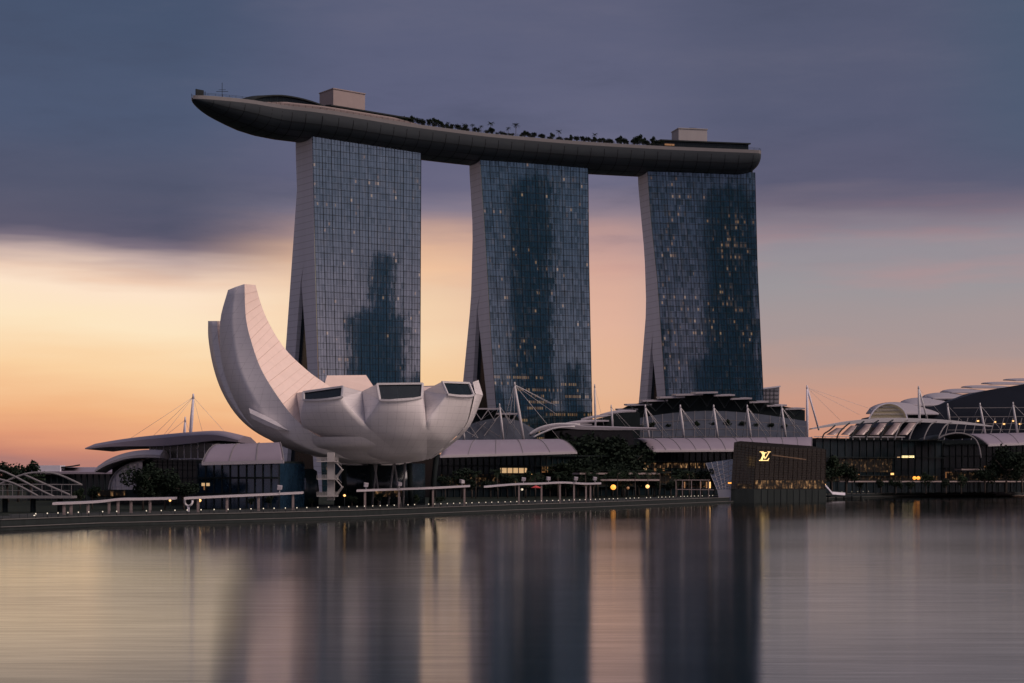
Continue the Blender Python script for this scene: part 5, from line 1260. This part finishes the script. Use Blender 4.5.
# jetty and boat at the right
root = thing('jetty', 'small dark jetty with leaning posts at the right of the crystal pavilion', 'jetty', P(838, 500, 850))
mb = MB(); mb.bar(P(826, 496.5, 850), P(866, 494.8, 880), 5, .5); mb.build('deck', dark_clad, root)
for x, d_ in ((828, 852), (836, 858), (844, 864), (852, 870), (861, 877)):
    mb = MB(); a_ = P(x, 493, d_); mb.tube([(a_.x, a_.y, -1), a_], .3, 8); mb.build('pile', dark_clad, root)
mb = MB(); mb.bar(P(825, 485, 850), P(832, 493, 852), .5, .6); mb.bar(P(832, 493, 852), P(845, 494, 862), .3, 1.2); mb.build('gangway', concrete, root)
root = thing('motor_boat', 'small white motor boat moored at the far right of the shore', 'boat', P(1001, 494.5, 1085), ); D_ = 1085
c_ = Vector((PX(1001, D_), D_, 0)); mb = MB(); rw = []
for f_, w_, zk, zt in ((-1, 1.3, .1, 1.5), (-.6, 1.5, -.2, 1.5), (0, 1.6, -.3, 1.6), (.5, 1.25, -.2, 1.85), (.8, .7, .1, 2.1), (1, .06, .9, 2.3)):
    x = f_ * 7.2; rw.append([c_ + Vector((x, -w_, zt)), c_ + Vector((x, -w_ * .75, zk + .4)), c_ + Vector((x, 0, zk)), c_ + Vector((x, w_ * .75, zk + .4)), c_ + Vector((x, w_, zt))])
mb.grid(rw, closed=True, caps=True); mb.build('hull', white_shell, root)
mb = MB(); mb.grid([[c_ + Vector((x, y, z)) for x, y in ((-3.5, -1.1), (2.2, -1.0), (2.2, 1.0), (-3.5, 1.1))] if z < 2 else [c_ + Vector((x, y, z)) for x, y in ((-3.2, -1.0), (1.0, -.85), (1.0, .85), (-3.2, 1.0))] for z in (1.62, 3.1)], closed=True, caps=True); mb.build('cabin', white_shell, root)
mb = MB(); mb.box(c_ + Vector((-1.1, 0, 3.55)), (6.6, 2.7, .14)); mb.build('canopy', white_shell, root)
mb = MB(); mb.grid([[c_ + Vector((x, -1.1 + .0 * x, z)) for x, z in ((-2.9, 2.1), (.9, 2.1), (.5, 2.85), (-2.9, 2.85))], [c_ + Vector((x, -1.0, z)) for x, z in ((-2.9, 2.1), (.9, 2.1), (.5, 2.85), (-2.9, 2.85))]], closed=True, caps=True); mb.build('cabin_window', dark_glass, root)
for dx_ in (-3.9, 1.9):
    mb = MB(); mb.bar(c_ + Vector((dx_, -1.0, 1.6)), c_ + Vector((dx_, -1.0, 3.55)), .1); mb.build('canopy_post', white_paint, root)

# ---------------------------------------------------------------- trees and palms
def crown_mesh(name, n, rx, rz, lsz, seed, m_, zc, lobes=9):
    rg = random.Random(seed); mb = MB(); cl = []
    for k in range(lobes):
        a_ = rg.uniform(0, 2 * math.pi); rr = rg.uniform(.15, .72) * rx; cl.append((rr * math.cos(a_), rr * math.sin(a_), zc + rg.uniform(-.55, .75) * rz, rg.uniform(.32, .55) * rx))
    for k in range(n):
        cx_, cy_, cz_, cr_ = rg.choice(cl); v_ = Vector((rg.gauss(0, 1), rg.gauss(0, 1), rg.gauss(0, .8))).normalized() * cr_ * rg.uniform(.55, 1.05)
        p = Vector((cx_, cy_, cz_)) + v_; t1 = Vector((rg.gauss(0, 1), rg.gauss(0, 1), rg.gauss(0, .6))).normalized(); t2 = t1.cross(Vector((rg.gauss(0, 1), rg.gauss(0, 1), rg.gauss(0, 1)))).normalized(); l_ = lsz * rg.uniform(.6, 1.3)
        mb.quad(p - t1 * l_ * .5, p + t2 * l_ * .3, p + t1 * l_ * .5, p - t2 * l_ * .3)
    return mb
def tree_proto(seed, hgt=9.0, rx=3.6, rz=2.6, n=900, m_=None, lsz=.8):
    root = thing('broadleaf_tree', '', 'tree'); zc = hgt - rz
    mb = MB(); mb.tube([(0, 0, 0), (.1, .05, hgt * .3), (.0, .1, hgt * .62)], [.28, .22, .12], 7)
    rg = random.Random(seed + 50)
    for k in range(5):
        a_ = 2 * math.pi * k / 5 + rg.uniform(-.4, .4); mb.tube([(.08, .05, hgt * (.28 + .05 * k)), (math.cos(a_) * rx * .35, math.sin(a_) * rx * .35, zc), (math.cos(a_) * rx * .6, math.sin(a_) * rx * .6, zc + rz * .3)], [.13, .09, .04], 5)
    mb.build('trunk', bark, root)
    crown_mesh('crown', n, rx, rz, lsz, seed, m_, zc).build('crown', m_ or leaf_dark, root, recalc=False); return root
def palm_proto(seed, hgt=9.0):
    root = thing('palm_tree', '', 'palm tree'); rg = random.Random(seed)
    mb = MB(); mb.tube([(0, 0, 0), (.15, .0, hgt * .4), (.25, .1, hgt * .75), (.2, .1, hgt)], [.24, .17, .15, .13], 7); mb.build('trunk', bark, root)
    mb = MB(); top = Vector((.2, .1, hgt))
    for k in range(15):
        a_ = 2 * math.pi * k / 15 + rg.uniform(-.15, .15); el = rg.uniform(-.1, 1.1); L_ = rg.uniform(2.2, 3.0); pts = []
        for i in range(6):
            f_ = i / 5; rr = L_ * f_ * math.cos(el * (1 - f_ * .4)); z = L_ * f_ * math.sin(el) - 1.5 * f_ * f_ * (1.0 - .2 * el); pts.append(top + Vector((math.cos(a_) * rr, math.sin(a_) * rr, z)))
        sd = Vector((-math.sin(a_), math.cos(a_), 0))
        for i in range(5):
            for g_2 in (-1, 1):
                for h2 in (0, .5):
                    p = pts[i].lerp(pts[i + 1], h2); w_ = .75 * (1 - .6 * abs((i + h2) / 5 - .4)); q = p + sd * g_2 * w_ + (pts[i + 1] - pts[i]) * .7 - Vector((0, 0, .3)); mb.quad(p, p + (pts[i + 1] - pts[i]) * .3, q + (pts[i + 1] - pts[i]) * .12, q)
    mb.build('crown', leaf_mid, root, recalc=False); return root
protos = [tree_proto(1), tree_proto(2, 8, 4.0, 2.4, 950), tree_proto(3, 10, 3.4, 3.4, 950, leaf_mid)]
palm = palm_proto(5)
used = set()
def put(pr, x, d_, hgt, base, lab, group=None, zbase=None, px=True):
    z0 = zbase if zbase is not None else 2.42
    loc = (PX(x, d_), d_, z0) if px else (x, d_, z0)
    sc_ = hgt / base
    if id(pr) not in used:
        used.add(id(pr)); o = pr; o.location = loc; o.scale = (sc_,) * 3; o.rotation_euler = (0, 0, random.uniform(0, 6)); o['label'] = lab
    else: o = copy_tree(pr, loc, lab, rz=random.uniform(0, 6), scale=sc_)
    if group: o['group'] = group
    elif 'group' in o: del o['group']
    return o
BASE = {id(protos[0]): 9.0, id(protos[1]): 8.0, id(protos[2]): 10.0, id(palm): 9.6}
big = tree_proto(11, 10.5, 5.6, 3.6, 2600, leaf_dark, .8); BASE[id(big)] = 10.5
put(big, 143, 500, 11.5, 10.5, 'largest dark spreading tree on the left, before the glazed dome')
put(big, 165, 503, 10.0, 10.5, 'dark spreading tree right behind the largest one on the left')
put(protos[1], 184, 500, 7.5, 8.0, 'low dark tree between the spreading trees and the blue glass hall')
put(protos[0], 8, 640, 13.0, 9.0, 'dark tree at the left picture edge, behind the footbridge')
put(protos[1], 18, 650, 12.5, 8.0, 'broad dark tree behind the footbridge arches')
put(protos[2], 31, 668, 13.5, 10.0, 'upright dark tree touching the end of the pinkish-roofed hall')
put(protos[0], 92, 520, 6.0, 9.0, 'small tree before the pinkish-roofed hall, left of the dome')
put(protos[2], 80, 515, 5.5, 10.0, 'smaller bushy tree next to the footbridge end')
put(big, 812, 885, 20, 10.5, 'big dark tree right behind the crystal pavilion roof corner')
put(protos[2], 832, 900, 17.5, 10.0, 'tall dark tree beside the big one behind the crystal pavilion')
put(protos[1], 846, 905, 15, 8.0, 'dark rounded tree at the left end of the waterfront hall')
put(big, 1006, 950, 22, 10.5, 'big round dark tree in front of the right-edge canopy')
put(protos[0], 1022, 955, 17, 9.0, 'dark tree cut by the right picture edge')
put(protos[1], 985, 945, 12, 8.0, 'lower dark tree left of the big round one on the right')
gA = 'dark trees in front of the arcade'; gP = 'palms in front of the arcade'
lA = 'dark leafy tree in the row in front of the arcade'; lP = 'slender palm in the row in front of the arcade'
rg = random.Random(21)
for x in (446, 459, 472, 488, 505, 524, 541, 553, 566, 580, 596, 611, 627, 641, 655, 668, 684, 697, 708):
    put(rg.choice(protos), x + rg.uniform(-3, 3), 735 + (x - 446) * .22 + rg.uniform(-12, 12), rg.uniform(7.5, 11.5), 9.0, lA, gA)
for x in (478, 496, 513, 533, 560, 585, 600, 618, 633, 649, 662, 676, 690):
    put(palm, x + rg.uniform(-3, 3), 728 + (x - 446) * .2 + rg.uniform(-8, 8), rg.uniform(8, 12), 9.6, lP, gP)
for x in (560, 574, 589, 606, 622): put(protos[1], x, 805, rg.uniform(14, 18), 8.0, lA, gA)
for x in (860, 878, 895, 912, 930, 948, 962): put(rg.choice(protos), x + rg.uniform(-4, 4), 915 + rg.uniform(-8, 8), rg.uniform(6, 9), 9.0, 'small dark tree in the row before the right waterfront hall', 'small trees before the waterfront hall')
for x in (250, 268, 312, 352, 378, 416, 440): put(rg.choice(protos), x, 512 + (x - 250) * .2, rg.uniform(2.8, 4.2), 9.0, 'low bushy tree in the planting strip below the museum', 'low trees below the museum')
# terrace greenery on the casino slope
for x in (640, 652, 668, 683, 697, 712, 727, 741, 756, 770, 785):
    o = put(rg.choice(protos), x, 940, rg.uniform(4.5, 6.5), 9.0, 'small terrace tree on the sloping glass of the stepped-roof hall', 'terrace trees on the stepped-roof hall', zbase=PZ(434, 940))
# trees on the roof deck
for x in (566, 577, 588, 599, 610, 620, 628): put(big, x, 834, rg.uniform(22, 26.5), 10.5, 'tall dense dark green tree massed before the curved entrance roof', 'tall trees before the entrance hall')
gD = 'trees on the roof deck'
def deck_tree(pr, x, hgt, lab, k=-.78, grp=gD):
    s = s_of_px(x, k); p = deck_pt(s, k, .25); put(pr, p.x, p.y, hgt * 1.35, BASE[id(pr)], lab, grp, zbase=p.z, px=False)
for x, h_ in ((399, 3.4), (405, 4.0), (412, 4.6), (419, 4.2), (424, 3.4)): deck_tree(rg.choice(protos), x, h_, 'bushy tree in the clump beside the pink wall on the roof deck', grp='clump beside the pink wall on the roof deck')
for x, h_ in ((430, 4.4), (434.5, 4.9), (439, 4.4), (443, 2.8)): deck_tree(rg.choice(protos), x, h_, 'bushy tree in the second clump from the prow end of the deck', grp='second clump on the roof deck')
for x, h_ in ((448, 4), (456, 3.2), (464, 4.2), (473, 4.4), (481, 4.2), (491, 6.0), (508, 4.6), (516, 6.4), (559, 5.2), (595, 5.0)): deck_tree(palm, x, h_, 'single small palm standing along the rim of the roof deck', grp='small palms along the roof deck')
for x, h_ in ((524, 3.8), (542, 3.4), (568, 2.6), (577, 3.6), (586, 3.4)): deck_tree(protos[1], x, h_, 'low shrub-like tree along the rim of the roof deck', grp='low trees along the roof deck')
for x, h_ in ((594, 3.6), (599, 3.2), (604, 3.4), (609, 3.0), (620, 4.6), (624, 4.0), (635, 4.4), (639.5, 5.6), (644, 4.4), (653, 5.0)): deck_tree(rg.choice(protos), x, h_, 'rounded dark tree in the group left of the right lift core on the deck', grp='rounded trees left of the right lift core')
for x in range(425, 662, 4):
    if rg.random() < .8: deck_tree(rg.choice(protos), x + rg.uniform(-2, 2), rg.uniform(1.8, 3.8), 'low shrub in the planting along the rim of the roof deck', k=-.86, grp='low planting along the roof deck')
